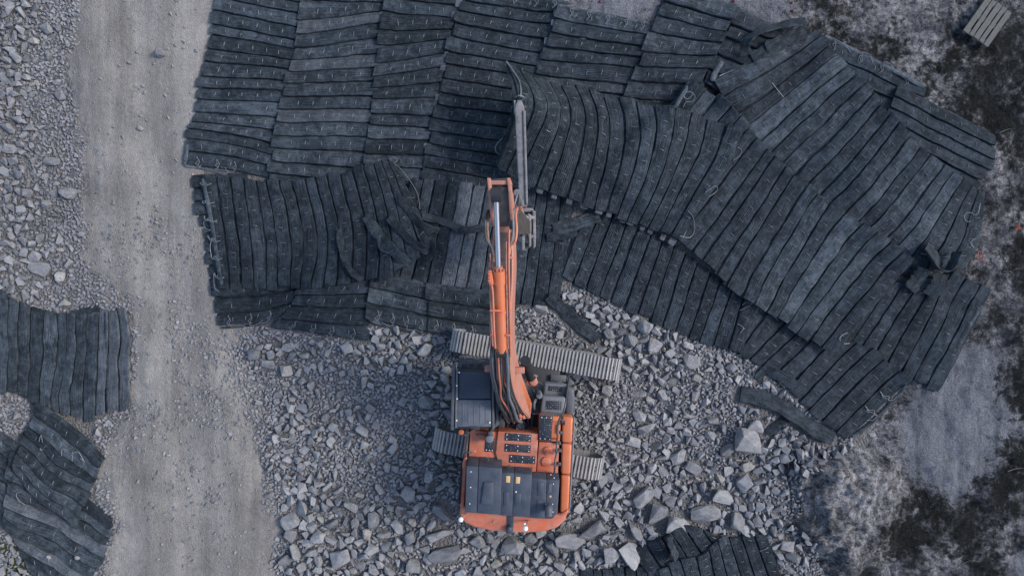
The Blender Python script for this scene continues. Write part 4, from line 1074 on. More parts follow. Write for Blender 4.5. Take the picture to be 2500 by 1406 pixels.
# handrail and mirror mast on the right
rod('hand_rail', [W(1389, 918, 1.7), W(1387, 940, 2.3), W(1382, 975, 2.85), W(1376, 1005, 2.95), W(1366, 1022, 2.9), W(1361, 1045, 2.75), W(1361, 1070, 2.65)], 0.024, 'hose', n=24)
rod('hand_rail', [W(1366, 1024, 2.9), W(1377, 1026, 2.6), W(1378, 1036, 2.3)], 0.02, 'hose', n=10)
rod('hand_rail', [W(1360, 1070, 2.3), W(1360, 1075, 2.75), W(1358, 1102, 2.78), W(1358, 1106, 2.3)], 0.024, 'hose', n=14)
rod('hand_rail', [W(1366, 1100, 2.3), W(1362, 1102, 2.7), W(1356, 1118, 2.75), W(1354, 1146, 2.75), W(1353, 1154, 2.3)], 0.024, 'hose', n=14)
rod('hand_rail', [W(1368, 1134, 2.3), W(1358, 1136, 2.74)], 0.02, 'hose')
for (x, y) in ((1374, 1031), (1370, 1056), (1366, 1082), (1368, 1100), (1366, 1133)):
    slab('rail_bracket', rect(x, y, 7, 7), 2.2, 2.36, 'dgrey', EXC, 0.008)
v, f = bevel(*box(W(1390, 914, 2.0), (0.16, 0.05, 0.22), 0.2), 0.02, 2); mk('mirror', v, f, M['black'], EXC, 40)
rod('reflector_strip', [W(1364, 1036, 2.31), W(1363, 1058, 2.31)], 0.03, 'salmon_dirty')

# --- cab
CAB = slab('cab', [(1112, 900), (1204, 903), (1205, 1046), (1108, 1047)], 1.3, 3.08, 'navy_front', bev=0.06, seg=3)
slab('cab_roof_hatch', [(1119, 907), (1199, 909), (1199, 974), (1117, 974)], 3.0, 3.14, 'cab', CAB, 0.03, 3)
slab('cab_roof_panel', [(1117, 976), (1199, 976), (1200, 1042), (1115, 1042)], 3.0, 3.15, 'cab_grey', CAB, 0.03, 3)
slab('cab_roof_tab', rect(1158, 1043, 24, 5, 1), 3.0, 3.17, 'cab', CAB, 0.008)
for k in range(5): slab('roof_rib', rect(1130 + k * 14, 1008, 3, 52, 0), 3.1, 3.158, 'cab_grey', CAB, 0.004)
v, f = tube(spl([W(1189 + 4 * math.cos(a), 982 + 4 * math.sin(a), 3.17) for a in np.linspace(0, 6.28, 9)], 18), 0.01, 5); mk('roof_ring', v, f, M['grey'], CAB, 60)
GUARD = slab('roof_guard', [(1105, 889), (1112, 889), (1108, 1050), (1100, 1050)], 2.95, 3.16, 'dgrey', CAB, 0.015)
slab('roof_guard', [(1113.5, 900), (1118, 900), (1116, 1045), (1110, 1045)], 3.0, 3.19, 'cab_grey', CAB, 0.012)
slab('roof_guard', [(1200, 905), (1206, 905), (1207, 1048), (1201, 1048)], 2.95, 3.17, 'dgrey', CAB, 0.015)
bolts(CAB, [(1121, 909), (1115, 941), (1115, 1026), (1196, 1031), (1116, 973)], 3.2, 0.022)
slab('front_visor', [(1118, 884), (1203, 887), (1203, 904), (1114, 902)], 2.6, 2.98, 'dgrey', CAB, 0.03)
for x in (1133, 1151, 1170): slab('work_lamp', rect(x, 892, 11, 8, 1), 2.9, 3.02, 'black', CAB, 0.01)
slab('front_screen', [(1118, 874), (1196, 877), (1203, 888), (1116, 886)], 1.5, 2.4, 'glass', CAB, 0.03)
rod('cab_grab_rail', [W(1100, 884, 2.5), W(1105, 879, 2.9), W(1140, 880, 3.0), W(1200, 883, 3.0)], 0.022, 'hose', n=14)
rod('wiper_arm', [W(1112, 884, 2.95), W(1126, 875, 2.9), W(1137, 863, 2.8), W(1146, 867, 2.8), W(1158, 872, 2.75)], 0.012, 'hose', n=14, seg=5)
rod('wiper_arm', [W(1132, 880, 2.9), W(1140, 868, 2.85), W(1150, 873, 2.85), W(1185, 880, 2.9)], 0.01, 'hose_grey', n=14, seg=5)
slab('cab_side_window', [(1207, 920), (1214, 920), (1217, 1035), (1210, 1040)], 1.4, 2.3, 'cab_grey', CAB, 0.02)
slab('cab_side_post', [(1206, 1000), (1216, 1002), (1219, 1036), (1207, 1046)], 1.4, 1.95, 'grey', CAB, 0.02)
# beacon disc on stalk and grey canister behind the cab
disc('beacon', 1126, 1055, 2.4, 2.48, 0.07, 'orange_clean', bev=0.02)
rod('beacon_stalk', [W(1127, 1056, 2.42), W(1138, 1062, 2.4), W(1158, 1048, 2.35), W(1172, 1048, 2.3)], 0.014, 'hose', n=12, seg=6)
disc('air_cleaner_cap', 1195, 1072, 2.15, 2.62, 0.1, 'grey', bev=0.03); disc('air_cleaner_neck', 1197, 1058, 2.15, 2.66, 0.06, 'dgrey', bev=0.02)
rod('grab_handle', [W(1166, 1062, 2.2), W(1166, 1058, 2.35), W(1186, 1062, 2.35), W(1188, 1064, 2.2)], 0.014, 'hose', n=10, seg=6)
rod('grab_handle', [W(1132, 1110, 2.2), W(1134, 1106, 2.36), W(1148, 1103, 2.36), W(1152, 1105, 2.2)], 0.014, 'hose', n=10, seg=6)
bolts(DECK, [(1160, 1101), (1200, 1130)], 2.17, 0.014)

# --- centre well: swing motor, valve block, cables
disc('swing_motor', 1268, 1040, 1.3, 1.75, 0.2, 'black', bev=0.03); disc('swing_motor_cap', 1270, 1043, 1.75, 1.82, 0.12, 'dgrey', bev=0.02)
for k, (x, y) in enumerate(((1262, 1046), (1270, 1044), (1277, 1048), (1266, 1040))): disc('swing_motor_bolt', x, y, 1.8, 1.86, 0.025, 'hose_grey', bev=0.005)
slab('valve_block', rect(1225, 1035, 16, 26, 8), 1.3, 1.7, 'dgrey', EXC, 0.02)
slab('valve_block', rect(1228, 1012, 10, 14, 0), 1.3, 1.6, 'black', EXC, 0.02)
for P_ in ([(1236, 1052), (1240, 1035), (1236, 1022), (1250, 1012), (1264, 1006)], [(1288, 1050), (1289, 1030), (1286, 1012), (1278, 1000)], [(1296, 1050), (1298, 1030), (1301, 1012)], [(1214, 1050), (1220, 1030), (1224, 1010), (1232, 1000)], [(1310, 990), (1306, 970), (1302, 950)], [(1300, 1000), (1304, 985), (1306, 968)]):
    rod('hydraulic_hose', [W(x, y, 1.62 + 0.06 * (i % 3)) for i, (x, y) in enumerate(P_)], 0.028, 'hose', n=16, seg=7)
disc('filter_canister', 1317, 966, 1.3, 2.05, 0.085, 'grey', bev=0.02); disc('filter_cap', 1317, 962, 2.0, 2.1, 0.03, 'navy', bev=0.005)
rod('frame_bar', [W(1300, 1010, 1.8), W(1320, 1010, 1.8)], 0.02, 'grey')
v, f = tube(spl([W(1306, 1003, 1.7), W(1303, 990, 1.85), W(1306, 978, 1.85), W(1310, 972, 1.7)], 12), 0.045, 8); mk('coil_hose', v, f, M['hose_grey'], EXC, 60)

# --- boom, arm, cylinders
def loft(secs):
    """sections: centre, width, depth, unit direction (along), roll; rounded rectangles"""
    V = []; 
    C = np.array([s[0] for s in secs], float); t = np.gradient(C, axis=0); t /= np.linalg.norm(t, axis=1)[:, None]
    for i, (c, w, d, roll) in enumerate(secs):
        xa = np.array([1.0, 0, 0]); xa -= t[i] * (xa @ t[i]); xa /= np.linalg.norm(xa); za = np.cross(xa, t[i]); za = za if za[2] > 0 or abs(za[2]) < 0.2 else -za
        if abs(t[i][2]) > 0.9: za = np.array([0, 1.0, 0]) if True else za; za -= t[i] * (za @ t[i]); za /= np.linalg.norm(za)
        r = rad(roll); xa, za = xa * math.cos(r) - za * math.sin(r), za * math.cos(r) + xa * math.sin(r)
        e = 0.03
        for x, z in ((-w / 2, -d / 2), (w / 2, -d / 2), (w / 2, d / 2 - e), (w / 2 - e, d / 2), (-w / 2 + e, d / 2), (-w / 2, d / 2 - e)): V.append(np.asarray(c) + xa * x + za * z)
    n = 6; F = []
    for i in range(len(secs) - 1):
        for k in range(n): F.append([i * n + k, i * n + (k + 1) % n, (i + 1) * n + (k + 1) % n, (i + 1) * n + k])
    F.append(list(range(n))[::-1]); F.append([(len(secs) - 1) * n + k for k in range(n)])
    return np.array(V), F
BS = [((0.20, -3.25, 2.0), 0.62, 0.42, -6), ((0.11, -2.95, 2.5), 0.54, 0.58, -6), ((0.01, -2.6, 3.05), 0.48, 0.7, -6), ((-0.09, -2.2, 3.6), 0.44, 0.8, -6), ((-0.16, -1.75, 4.1), 0.42, 0.86, -6), ((-0.19, -1.2, 4.55), 0.42, 0.88, -6), ((-0.185, -0.5, 4.95), 0.42, 0.84, -6),
      ((-0.165, 0.3, 5.25), 0.46, 0.74, -6), ((-0.165, 0.9, 5.42), 0.45, 0.6, -6), ((-0.165, 1.35, 5.52), 0.42, 0.46, -6)]
dense = []
BC = spl([s[0] for s in BS], 30); BWD = catmull(np.array([s[1] for s in BS])[:, None], np.linspace(0, 1, 30))[:, 0]; BD = catmull(np.array([s[2] for s in BS])[:, None], np.linspace(0, 1, 30))[:, 0]
v, f = loft([(BC[i], BWD[i], BD[i], -6) for i in range(30)])
BOOM = mk('boom', v, f, M['salmon'], EXC, 35)
# the greasy top plate sits 4 mm proud
def boom_at(s, x=0.0, h=0.0):
    """point above the boom's top plate: s 0..1 along, x across, h above"""
    t = np.atleast_1d(np.asarray(s, float))
    c = catmull(BC, t); tg = catmull(BC, np.clip(t + 0.02, 0, 1)) - catmull(BC, np.clip(t - 0.02, 0, 1)); tg /= np.linalg.norm(tg, axis=1)[:, None]
    d = catmull(BD[:, None], t)[:, 0]
    xa = np.array([1.0, 0, 0])[None, :] - tg * tg[:, :1]; xa /= np.linalg.norm(xa, axis=1)[:, None]; za = np.cross(xa, tg)
    r = rad(-6); xa, za = xa * math.cos(r) - za * math.sin(r), za * math.cos(r) + xa * math.sin(r)
    return c + xa * np.asarray(x).reshape(-1, 1) + za * (d / 2 + np.asarray(h)).reshape(-1, 1)
ss = np.linspace(0.03, 0.97, 28)
wv_ = np.interp(ss, np.linspace(0, 1, 30), BWD) / 2 - 0.035
a_ = boom_at(ss, -wv_, np.full(28, 0.006)); b_ = boom_at(ss, wv_, np.full(28, 0.006)); c_ = boom_at(ss, wv_, np.full(28, -0.02)); d_ = boom_at(ss, -wv_, np.full(28, -0.02))
V = np.stack([a_, b_, c_, d_], 1).reshape(-1, 3); F = []
for i in range(27):
    for k in range(4): F.append([i * 4 + k, i * 4 + (k + 1) % 4, i * 4 + 4 + (k + 1) % 4, i * 4 + 4 + k])
mk('boom_top_plate', V, F, M['boomtop'], BOOM, 30)
# side gusset at the boom foot (right), the clean orange plate
# arm
ARM_S = [((-0.26, 2.12, 6.42), 0.40, 0.34, 0), ((-0.225, 1.85, 6.1), 0.42, 0.5, 0), ((-0.18, 1.6, 5.55), 0.42, 0.7, 0), ((-0.06, 1.52, 4.9), 0.4, 0.62, 0), ((0.1, 1.52, 4.0), 0.36, 0.5, 0), ((0.25, 1.53, 3.1), 0.33, 0.38, 0), ((0.33, 1.55, 2.55), 0.3, 0.3, 0)]
def loft_arm(secs, n=26):
    C = spl([s[0] for s in secs], n); wd = catmull(np.array([s[1] for s in secs])[:, None], np.linspace(0, 1, n))[:, 0]; dp = catmull(np.array([s[2] for s in secs])[:, None], np.linspace(0, 1, n))[:, 0]
    V = []; t = np.gradient(C, axis=0); t /= np.linalg.norm(t, axis=1)[:, None]
    for i in range(n):
        xa = np.array([1.0, 0, 0]); xa -= t[i] * (xa @ t[i]); xa /= np.linalg.norm(xa); ya = np.cross(t[i], xa)
        for x, y in ((-1, -1), (1, -1), (1, 1), (-1, 1)): V.append(C[i] + xa * x * wd[i] / 2 + ya * y * dp[i] / 2)
    F = []
    for i in range(n - 1):
        for k in range(4): F.append([i * 4 + k, i * 4 + (k + 1) % 4, i * 4 + 4 + (k + 1) % 4, i * 4 + 4 + k])
    F.append([3, 2, 1, 0]); F.append([(n - 1) * 4 + k for k in range(4)])
    return bevel(np.array(V), F, 0.015, 2)
v, f = loft_arm(ARM_S)
ARM = mk('arm', v, f, M['arm'], EXC, 35)
for _p0, _p1 in ((W(1198, 458, 6.42), W(1240, 530, 5.95)),):
    _c = [(_p0[0], _p0[1], 6.42), (_p1[0], _p0[1], 6.42), (_p1[0], _p1[1], 5.95), (_p0[0], _p1[1], 5.95)]
    v, f = prism(np.array(_c)[::-1] - (0, 0, 0.3), np.array(_c)[::-1]); mk('clevis_web', v, f, M['black'], ARM, 35)
# tail clevis plates either side of the rod eye
for x in (-0.2, 0.2):
    C = np.array([(-0.27 + x, 2.22, 6.55), (-0.24 + x, 1.95, 6.62), (-0.22 + x, 1.55, 6.25), (-0.19 + x, 1.3, 5.75), (-0.19 + x, 1.7, 5.6), (-0.24 + x, 2.2, 6.2)])
    A = C.copy(); B = C.copy(); A[:, 0] -= 0.035; B[:, 0] += 0.035
    v, f = bevel(*prism(A, B), 0.012, 2); mk('arm_tail_plate', v, f, M['salmon'], ARM, 35)
v, f = bevel(*prism(np.array([W(1196, 441, 6.5), W(1246, 441, 6.5), W(1252, 452, 6.5), W(1194, 452, 6.5)]) - (0, 0, .3), np.array([W(1196, 441, 6.5), W(1246, 441, 6.5), W(1252, 452, 6.5), W(1194, 452, 6.5)]) + (0, 0, .03)), 0.02, 2)
mk('arm_tail_cap', v, f, M['salmon'], ARM, 35)
# right flank of the arm tail, faded paint facing the camera
C = np.array([W(1236, 446, 6.5), W(1253, 472, 6.1), W(1258, 520, 5.6), W(1238, 530, 5.9), W(1232, 490, 6.3)])
v, f = bevel(*prism(C - (0, 0, 0.1), C), 0.012, 2); mk('arm_flank_plate', v, f, M['salmon'], ARM, 35)
# arm cylinder on top of the boom
cyl0, cyl1 = W(1225, 858, 5.35), W(1217, 662, 6.02)
rode = W(1211, 476, 6.5)
CYL = rod('arm_cylinder', [cyl0, cyl1], 0.118, 'orange_clean', seg=24)
dr = (cyl1 - cyl0) / np.linalg.norm(cyl1 - cyl0)
rod('cylinder_head', [cyl1 - dr * 0.28, cyl1 + dr * 0.02], 0.135, 'orange_clean', CYL, 24); rod('cylinder_gland', [cyl1, cyl1 + dr * 0.1], 0.095, 'orange', CYL, 20)
rod('cylinder_clamp', [cyl0 + dr * 0.92, cyl0 + dr * 0.97], 0.13, 'orange', CYL, 24)
rod('piston_rod', [cyl1 + dr * 0.05, rode], 0.055, 'chrome', CYL, 20)
v, f = tube([rode + (-0.1, 0, 0.02), rode + (0.1, 0, 0.02)], 0.15, 16); mk('rod_eye', v, f, M['black'], CYL, 40)
v, f = tube([cyl0 + (-0.1, 0, -0.03), cyl0 + (0.1, 0, -0.03)], 0.14, 16); mk('cylinder_foot', v, f, M['black'], CYL, 40)
for k in range(10):
    a = 2 * math.pi * k / 10; q = cyl1 + dr * 0.03 + 0.115 * np.array([math.cos(a), 0, math.sin(a)])
    v, f = tube([q - dr * 0.05, q + dr * 0.015], 0.014, 6); mk('cylinder_bolt', v, f, M['salmon'], CYL, 40)
c = W(1198, 678, 6.0)
v, f = bevel(*box(c, (0.1, 0.32, 0.16), 0.1), 0.03, 2); mk('hose_valve', v, f, M['orange'], BOOM, 40)
for dy in (-0.1, 0.0, 0.1): disc('valve_port', 1195, 678 - dy * 80, 5.9, 6.12, 0.035, 'orange_clean', BOOM, 10, 0.006)
# steel pipes clipped to the boom
def bpipe(pts, r, mat, name='boom_pipe', n=30, seg=8):
    P = np.concatenate([boom_at(s, x, h) for s, x, h in pts])
    return rod(name, P, r, mat, BOOM, seg, n)
def px_pipe(pts, r, mat, name='boom_pipe', n=24, seg=8): return rod(name, [W(*p) for p in pts], r, mat, BOOM, seg, n)
px_pipe([(1243, 560, 6.05), (1242, 640, 5.95), (1244, 740, 5.75), (1246, 840, 5.45), (1246, 870, 5.25)], 0.022, 'orange')
px_pipe([(1236, 590, 6.0), (1236, 660, 5.9), (1238, 760, 5.7), (1240, 850, 5.4)], 0.02, 'salmon_dirty')
px_pipe([(1199, 690, 6.0), (1203, 720, 5.98), (1206, 800, 5.75), (1209, 850, 5.55)], 0.024, 'orange')
px_pipe([(1196, 620, 5.9), (1198, 660, 5.9), (1199, 760, 5.7), (1203, 845, 5.45)], 0.018, 'salmon')
px_pipe([(1197, 850, 5.3), (1199, 800, 5.5), (1196, 700, 5.75), (1195, 640, 5.85)], 0.016, 'salmon')
for y, x0, x1, z in ((758, 1196, 1228, 5.9), (818, 1196, 1206, 5.6), (818, 1233, 1249, 5.6), (628, 1236, 1254, 5.95)):
    slab('pipe_clamp', [(x0, y - 3), (x1, y - 2), (x1, y + 4), (x0, y + 3)], z - 0.1, z, 'orange', BOOM, 0.01)
# hoses at the boom tip bulging out on either side
for pts, r, m_ in (([(1203, 630, 5.75), (1200, 606, 5.8), (1188, 585, 5.85), (1184, 560, 5.9), (1186, 530, 5.9), (1192, 515, 5.8), (1197, 530, 5.6)], 0.034, 'hose'), ([(1205, 640, 5.7), (1203, 612, 5.75), (1193, 590, 5.8), (1190, 555, 5.85), (1192, 525, 5.85), (1199, 516, 5.7)], 0.026, 'salmon_dirty'),
                   ([(1238, 620, 5.9), (1240, 602, 5.95), (1249, 588, 6.0), (1253, 560, 6.0), (1252, 528, 5.95), (1256, 512, 5.85), (1262, 520, 5.6)], 0.034, 'hose_grey'), ([(1243, 622, 5.9), (1247, 600, 5.95), (1258, 588, 6.0), (1261, 560, 6.0), (1259, 525, 5.9), (1263, 508, 5.7)], 0.03, 'orange'),
                   ([(1256, 500, 5.4), (1262, 478, 5.3), (1264, 472, 5.2), (1267, 476, 5.0), (1266, 500, 4.6)], 0.02, 'grey'), ([(1247, 560, 5.95), (1245, 530, 5.9), (1250, 512, 5.8)], 0.03, 'hose')):
    rod('hydraulic_hose', [W(*p) for p in pts], r, m_, BOOM, 8, 26)
# hose bundle down the back of the boom
BUND = [(-0.235, -0.27, 0.034, 'hose_grey'), (-0.2, -0.2, 0.03, 'hose'), (-0.17, -0.23, 0.028, 'hose'), (-0.14, -0.15, 0.026, 'hose'), (-0.1, -0.17, 0.026, 'hose'), (-0.07, -0.08, 0.024, 'orange'), (-0.03, -0.11, 0.028, 'hose'), (0.0, -0.03, 0.028, 'hose'),
        (0.04, -0.05, 0.026, 'hose'), (0.07, 0.02, 0.022, 'orange'), (0.1, 0.05, 0.028, 'hose'), (0.125, 0.1, 0.036, 'hose_grey'), (0.155, 0.13, 0.026, 'hose'), (-0.12, -0.06, 0.02, 'salmon_dirty'), (-0.21, -0.12, 0.022, 'hose'), (0.02, 0.08, 0.02, 'hose_grey'), (-0.05, -0.2, 0.024, 'hose')]
for k, (x0, x1, r, m_) in enumerate(BUND):
    rg = random.Random(k)
    pts = []
    for j, s in enumerate((0.62, 0.5, 0.42, 0.34, 0.26, 0.18, 0.1, 0.03)):
        q = j / 7
        pts.append((s, x0 + (x1 - x0) * q + rg.uniform(-0.035, 0.035), 0.05 + 0.05 * (k % 3) + rg.uniform(-0.02, 0.03)))
    if m_ == 'hose_grey': pts = [(0.66, x0, 0.05)] + pts
    bpipe(pts, r, m_, 'hydraulic_hose', 34, 7)
for s, x in ((0.36, -0.12), (0.33, -0.06), (0.3, -0.1), (0.12, 0.15), (0.1, 0.22), (0.08, -0.15), (0.07, 0.1), (0.06, -0.22), (0.14, -0.25)):
    c = boom_at(s, x, 0.08)[0]
    v, f = bevel(*box(c, (0.07, 0.1, 0.08), 0.5), 0.015, 2); mk('hose_coupling', v, f, M['grey' if s > 0.2 else 'orange'], BOOM, 40)
px_pipe([(1262, 1002, 2.5), (1270, 1008, 2.4), (1278, 1018, 2.2)], 0.04, 'orange', 'pipe_elbow'); px_pipe([(1252, 992, 2.6), (1264, 1000, 2.5), (1282, 1008, 2.3)], 0.03, 'salmon', 'pipe_elbow'); px_pipe([(1238, 1000, 2.5), (1238, 1012, 2.3), (1240, 1020, 2.1)], 0.03, 'orange', 'pipe_elbow')
px_pipe([(1236, 1020, 2.2), (1250, 1014, 2.4), (1262, 1006, 2.5)], 0.012, 'hose', 'cable')
# boom lamps
for po in ([(1183, 893), (1202, 893), (1202, 908), (1183, 908)], [(1256, 897), (1281, 897), (1281, 912), (1255, 912)]):
    L_ = slab('boom_lamp', po, 3.75, 3.98, 'salmon', BOOM, 0.02)
# clean orange flank plate near the boom foot
C = np.array([W(1257, 930, 3.35), W(1272, 930, 3.2), (W(1284, 952, 2.9)), W(1296, 978, 2.6), W(1295, 1006, 2.2), W(1278, 1002, 2.3), W(1260, 986, 2.7)])
v, f = bevel(*prism(C - (0.0, 0, 0.12), C), 0.015, 2); mk('boom_foot_plate', v, f, M['orange_clean'], BOOM, 35)
# boom lift cylinder pin and its hoses
BL = rod('boom_cylinder', [W(1300, 930, 1.6), W(1282, 880, 3.2)], 0.13, 'black', EXC, 18)
slab('cylinder_bracket', [(1284, 924), (1310, 920), (1314, 936), (1305, 944), (1283, 940)], 1.5, 1.95, 'orange', BL, 0.04); disc('bracket_pin', 1302, 932, 1.9, 2.0, 0.1, 'salmon', BL, bev=0.02)
rod('cylinder_hose', [W(1283, 920, 2.2), W(1298, 915, 2.3), W(1310, 918, 2.1)], 0.03, 'steel_dirty', BL, 8, 10)
rod('boom_cylinder', [W(1213, 935, 1.6), W(1216, 885, 3.2)], 0.13, 'black', EXC, 18)
# --- quick coupler, linkage and lifting bar
for (x0, y0, x1, y1, z0, z1) in ((1272, 516, 1281, 606, 1.7, 2.5), (1289, 520, 1297, 600, 1.7, 2.35), (1300, 512, 1308, 602, 1.6, 2.2)):
    slab('coupler_plate', [(x0, y0), (x1, y0 + 4), (x1, y1), (x0 + 2, y1 + 4)], z0, z1, 'steel_dirty', ARM, 0.02)
slab('coupler_cross_plate', [(1262, 506), (1300, 508), (1308, 520), (1264, 516)], 1.6, 2.1, 'steel_dirty', ARM, 0.02)
slab('coupler_cross_plate', [(1256, 590), (1290, 594), (1284, 612), (1254, 608)], 1.5, 2.0, 'steel_dirty', ARM, 0.02)
v, f = tube([W(1270, 530, 2.3), W(1306, 532, 2.3)], 0.05, 12); mk('coupler_pin', v, f, M['steel'], ARM, 40)
v, f = tube([W(1268, 575, 2.2), W(1304, 578, 2.2)], 0.05, 12); mk('coupler_pin', v, f, M['steel_dirty'], ARM, 40)
rod('bucket_link', [W(1268, 500, 3.4), W(1280, 545, 2.5)], 0.06, 'salmon_dirty', ARM, 10); rod('bucket_cylinder', [W(1262, 470, 4.4), W(1272, 500, 3.2)], 0.08, 'steel_dirty', ARM, 14)
rod('hydraulic_hose', [W(1266, 520, 4.2), W(1262, 560, 3.6), W(1270, 580, 3.0), W(1278, 560, 2.6)], 0.024, 'hose', ARM, 7, 14); rod('hydraulic_hose', [W(1270, 520, 3.8), W(1276, 556, 3.2), W(1290, 572, 2.6)], 0.02, 'salmon_dirty', ARM, 7, 14)
bz = 2.12
BAR = slab('lifting_bar', [(1256.5, 262, 2.02), (1263, 244, 2.02), (1274, 246, 2.02), (1280, 262, 2.02), (1287, 505, 2.2), (1268, 505, 2.2)], 1.85, bz, 'steel_dirty', ARM, 0.03, 3)
slab('bar_side_rail', [(1277, 270, 2.08), (1283, 270, 2.08), (1289, 500, 2.25), (1284, 500, 2.25)], 1.85, 2.1, 'steel_dirty', ARM, 0.012)
slab('bar_tip_plate', [(1254.5, 246, 1.95), (1259, 244, 1.95), (1260, 276, 1.95), (1255, 276, 1.95)], 1.7, 1.9, 'steel', ARM, 0.01)
v, f = tube(spl([W(1258, 238, 2.0), W(1266, 234, 2.12), (W(1275, 236, 2.1)), W(1280, 240, 2.0), W(1272, 246, 1.95), W(1262, 246, 1.95)], 20), 0.022, 6); mk('lifting_chain', v, f, M['wire_dull'], ARM, 60)
v, f = tube(spl([W(1236, 150, 1.7), W(1256, 178, 1.75), W(1268, 200, 1.85), W(1272, 224, 1.98), W(1270, 238, 2.02)], 14), 0.02, 6); mk('lifting_chain', v, f, M['wire_dull'], ARM, 60)
# ------------------------------------------------------------------ rocks and stones
def hull(seed, n, flat=0.7, box_=0.0):
    rg = np.random.default_rng(seed)
    p = rg.normal(size=(n, 3)); p /= np.linalg.norm(p, axis=1)[:, None]
    p = np.sign(p) * np.abs(p) ** 0.6                       # push towards a block
    p *= rg.uniform(0.72, 1.0, (n, 1))
    p *= np.array([1.0, rg.uniform(0.62, 0.95), flat * rg.uniform(0.75, 1.1)])
    bm = bmesh.new()
    for q in p: bm.verts.new(tuple(q))
    r = bmesh.ops.convex_hull(bm, input=bm.verts[:])
    bmesh.ops.delete(bm, geom=[g for g in r['geom_interior'] if isinstance(g, bmesh.types.BMVert)], context='VERTS')
    return bm

def rock_arrays(seed, n, flat=0.7):
    bm = hull(seed, n, flat); bmesh.ops.triangulate(bm, faces=bm.faces[:]); bm.verts.index_update()
    v = np.array([w.co[:] for w in bm.verts]); f = np.array([[w.index for w in q.verts] for q in bm.faces]); bm.free()
    # outward winding
    c = v[f].mean(1); nrm = np.cross(v[f[:, 1]] - v[f[:, 0]], v[f[:, 2]] - v[f[:, 0]]); fl = (nrm * (c - v.mean(0))).sum(1) < 0
    f[fl] = f[fl][:, ::-1]
    return v, f

def rock_mesh(seed, n=20, flat=0.75):
    bm = hull(seed, n, flat)
    bmesh.ops.dissolve_limit(bm, angle_limit=rad(14), verts=bm.verts[:], edges=bm.edges[:])
    bmesh.ops.bevel(bm, geom=bm.edges[:], offset=0.045, segments=1, affect='EDGES', clamp_overlap=True)
    bmesh.ops.triangulate(bm, faces=[q for q in bm.faces if len(q.verts) > 4])
    bmesh.ops.subdivide_edges(bm, edges=[e for e in bm.edges if e.calc_length() > 0.3], cuts=1, use_grid_fill=True)
    rg = np.random.default_rng(seed + 1)
    for w in bm.verts:
        k = 1 + 0.02 * rg.normal(); w.co *= k
    bmesh.ops.recalc_face_normals(bm, faces=bm.faces[:])
    me = bpy.data.meshes.new('rock'); bm.to_mesh(me); bm.free()
    me.polygons.foreach_set('use_smooth', np.zeros(len(me.polygons), bool))
    me.materials.append(M['boulder'])
    return me
ROCKS = [rock_mesh(900 + i, 12 + i % 6, 0.8) for i in range(18)]
SMALL = [rock_arrays(1300 + i, 10, 0.75) for i in range(24)]
TINY = [rock_arrays(1700 + i, 7, 0.7) for i in range(14)]

# occupancy grid: 2 cm cells
OS = 0.025
OX0, OY0 = -16.2, -9.6
onx, ony = int(32.4 / OS), int(19.2 / OS)
ox = OX0 + (np.arange(onx) + 0.5) * OS; oy = OY0 + (np.arange(ony) + 0.5) * OS
_OX, _OY = np.meshgrid(ox, oy, indexing='ij')
matd = MATMASK.astype(float)
matm = sample(matd, _OX, _OY) > 0.5
PXg, PYg = to_px(_OX, _OY)
sdR = poly_sd(PXg, PYg, ROAD); sdB = poly_sd(PXg, PYg, ROCKY)
noiz = fbm(_OX, _OY, 1.3, 4, 61)
sdR = sdR + 55 * fbm(_OX, _OY, 1.6, 5, 62, 0.65)
OCC = matm.copy()
# tracks of the machine press the stones down: keep them free
for yc in (1.42, -1.42):
    dx = (_OX - 0.43); dy = (_OY + 3.29)
    lx = dx * math.cos(-TROT) - dy * math.sin(-TROT); ly = dx * math.sin(-TROT) + dy * math.cos(-TROT)
    OCC |= (np.abs(lx) < 2.4) & (np.abs(ly - yc) < 0.31)
# rubble density 0..1
DEN = np.where((sdR < 0) & (sdB < 0), 1.0, 0.0)
DEN = np.where(sdB > 0, np.clip(1.0 - sdB / 45 + 0.6 * noiz, 0, 1) * (PYg > 900) * (PXg < 2080), DEN)
DEN = np.where(sdR > 0, np.clip(0.8 - sdR / 38 + noiz * 0.4, 0.0, 0.95) ** 1.6 + 0.002, DEN)
road_patch = np.exp(-(((PXg - 440) / 130) ** 2 + ((PYg - 920) / 260) ** 2)) + np.exp(-(((PXg - 330) / 70) ** 2 + ((PYg - 650) / 120) ** 2)) + 0.7 * np.exp(-(((PXg - 560) / 80) ** 2 + ((PYg - 960) / 130) ** 2))
DEN = np.where(sdR > 0, np.clip(DEN + 0.05 * road_patch * np.clip(0.4 + 1.5 * noiz, 0, 1), 0, 0.5), DEN)
SURF = np.maximum(np.maximum(sample(HF0, _OX, _OY), -1), -1)

def surf_z(x, y): return float(sample(HF0, np.array([x]), np.array([y]))[0])

def claim(x, y, r, test=True, tol=0.12):
    i0 = int((x - r - OX0) / OS); i1 = int((x + r - OX0) / OS) + 2; j0 = int((y - r - OY0) / OS); j1 = int((y + r - OY0) / OS) + 2
    i0 = max(i0, 0); j0 = max(j0, 0); i1 = min(i1, onx); j1 = min(j1, ony)
    if i0 >= i1 or j0 >= j1: return False
    m = (_OX[i0:i1, j0:j1] - x) ** 2 + (_OY[i0:i1, j0:j1] - y) ** 2 < r * r
    o = OCC[i0:i1, j0:j1]
    if test and m.sum() and (o & m).sum() > tol * m.sum(): return False
    o |= m
    return True

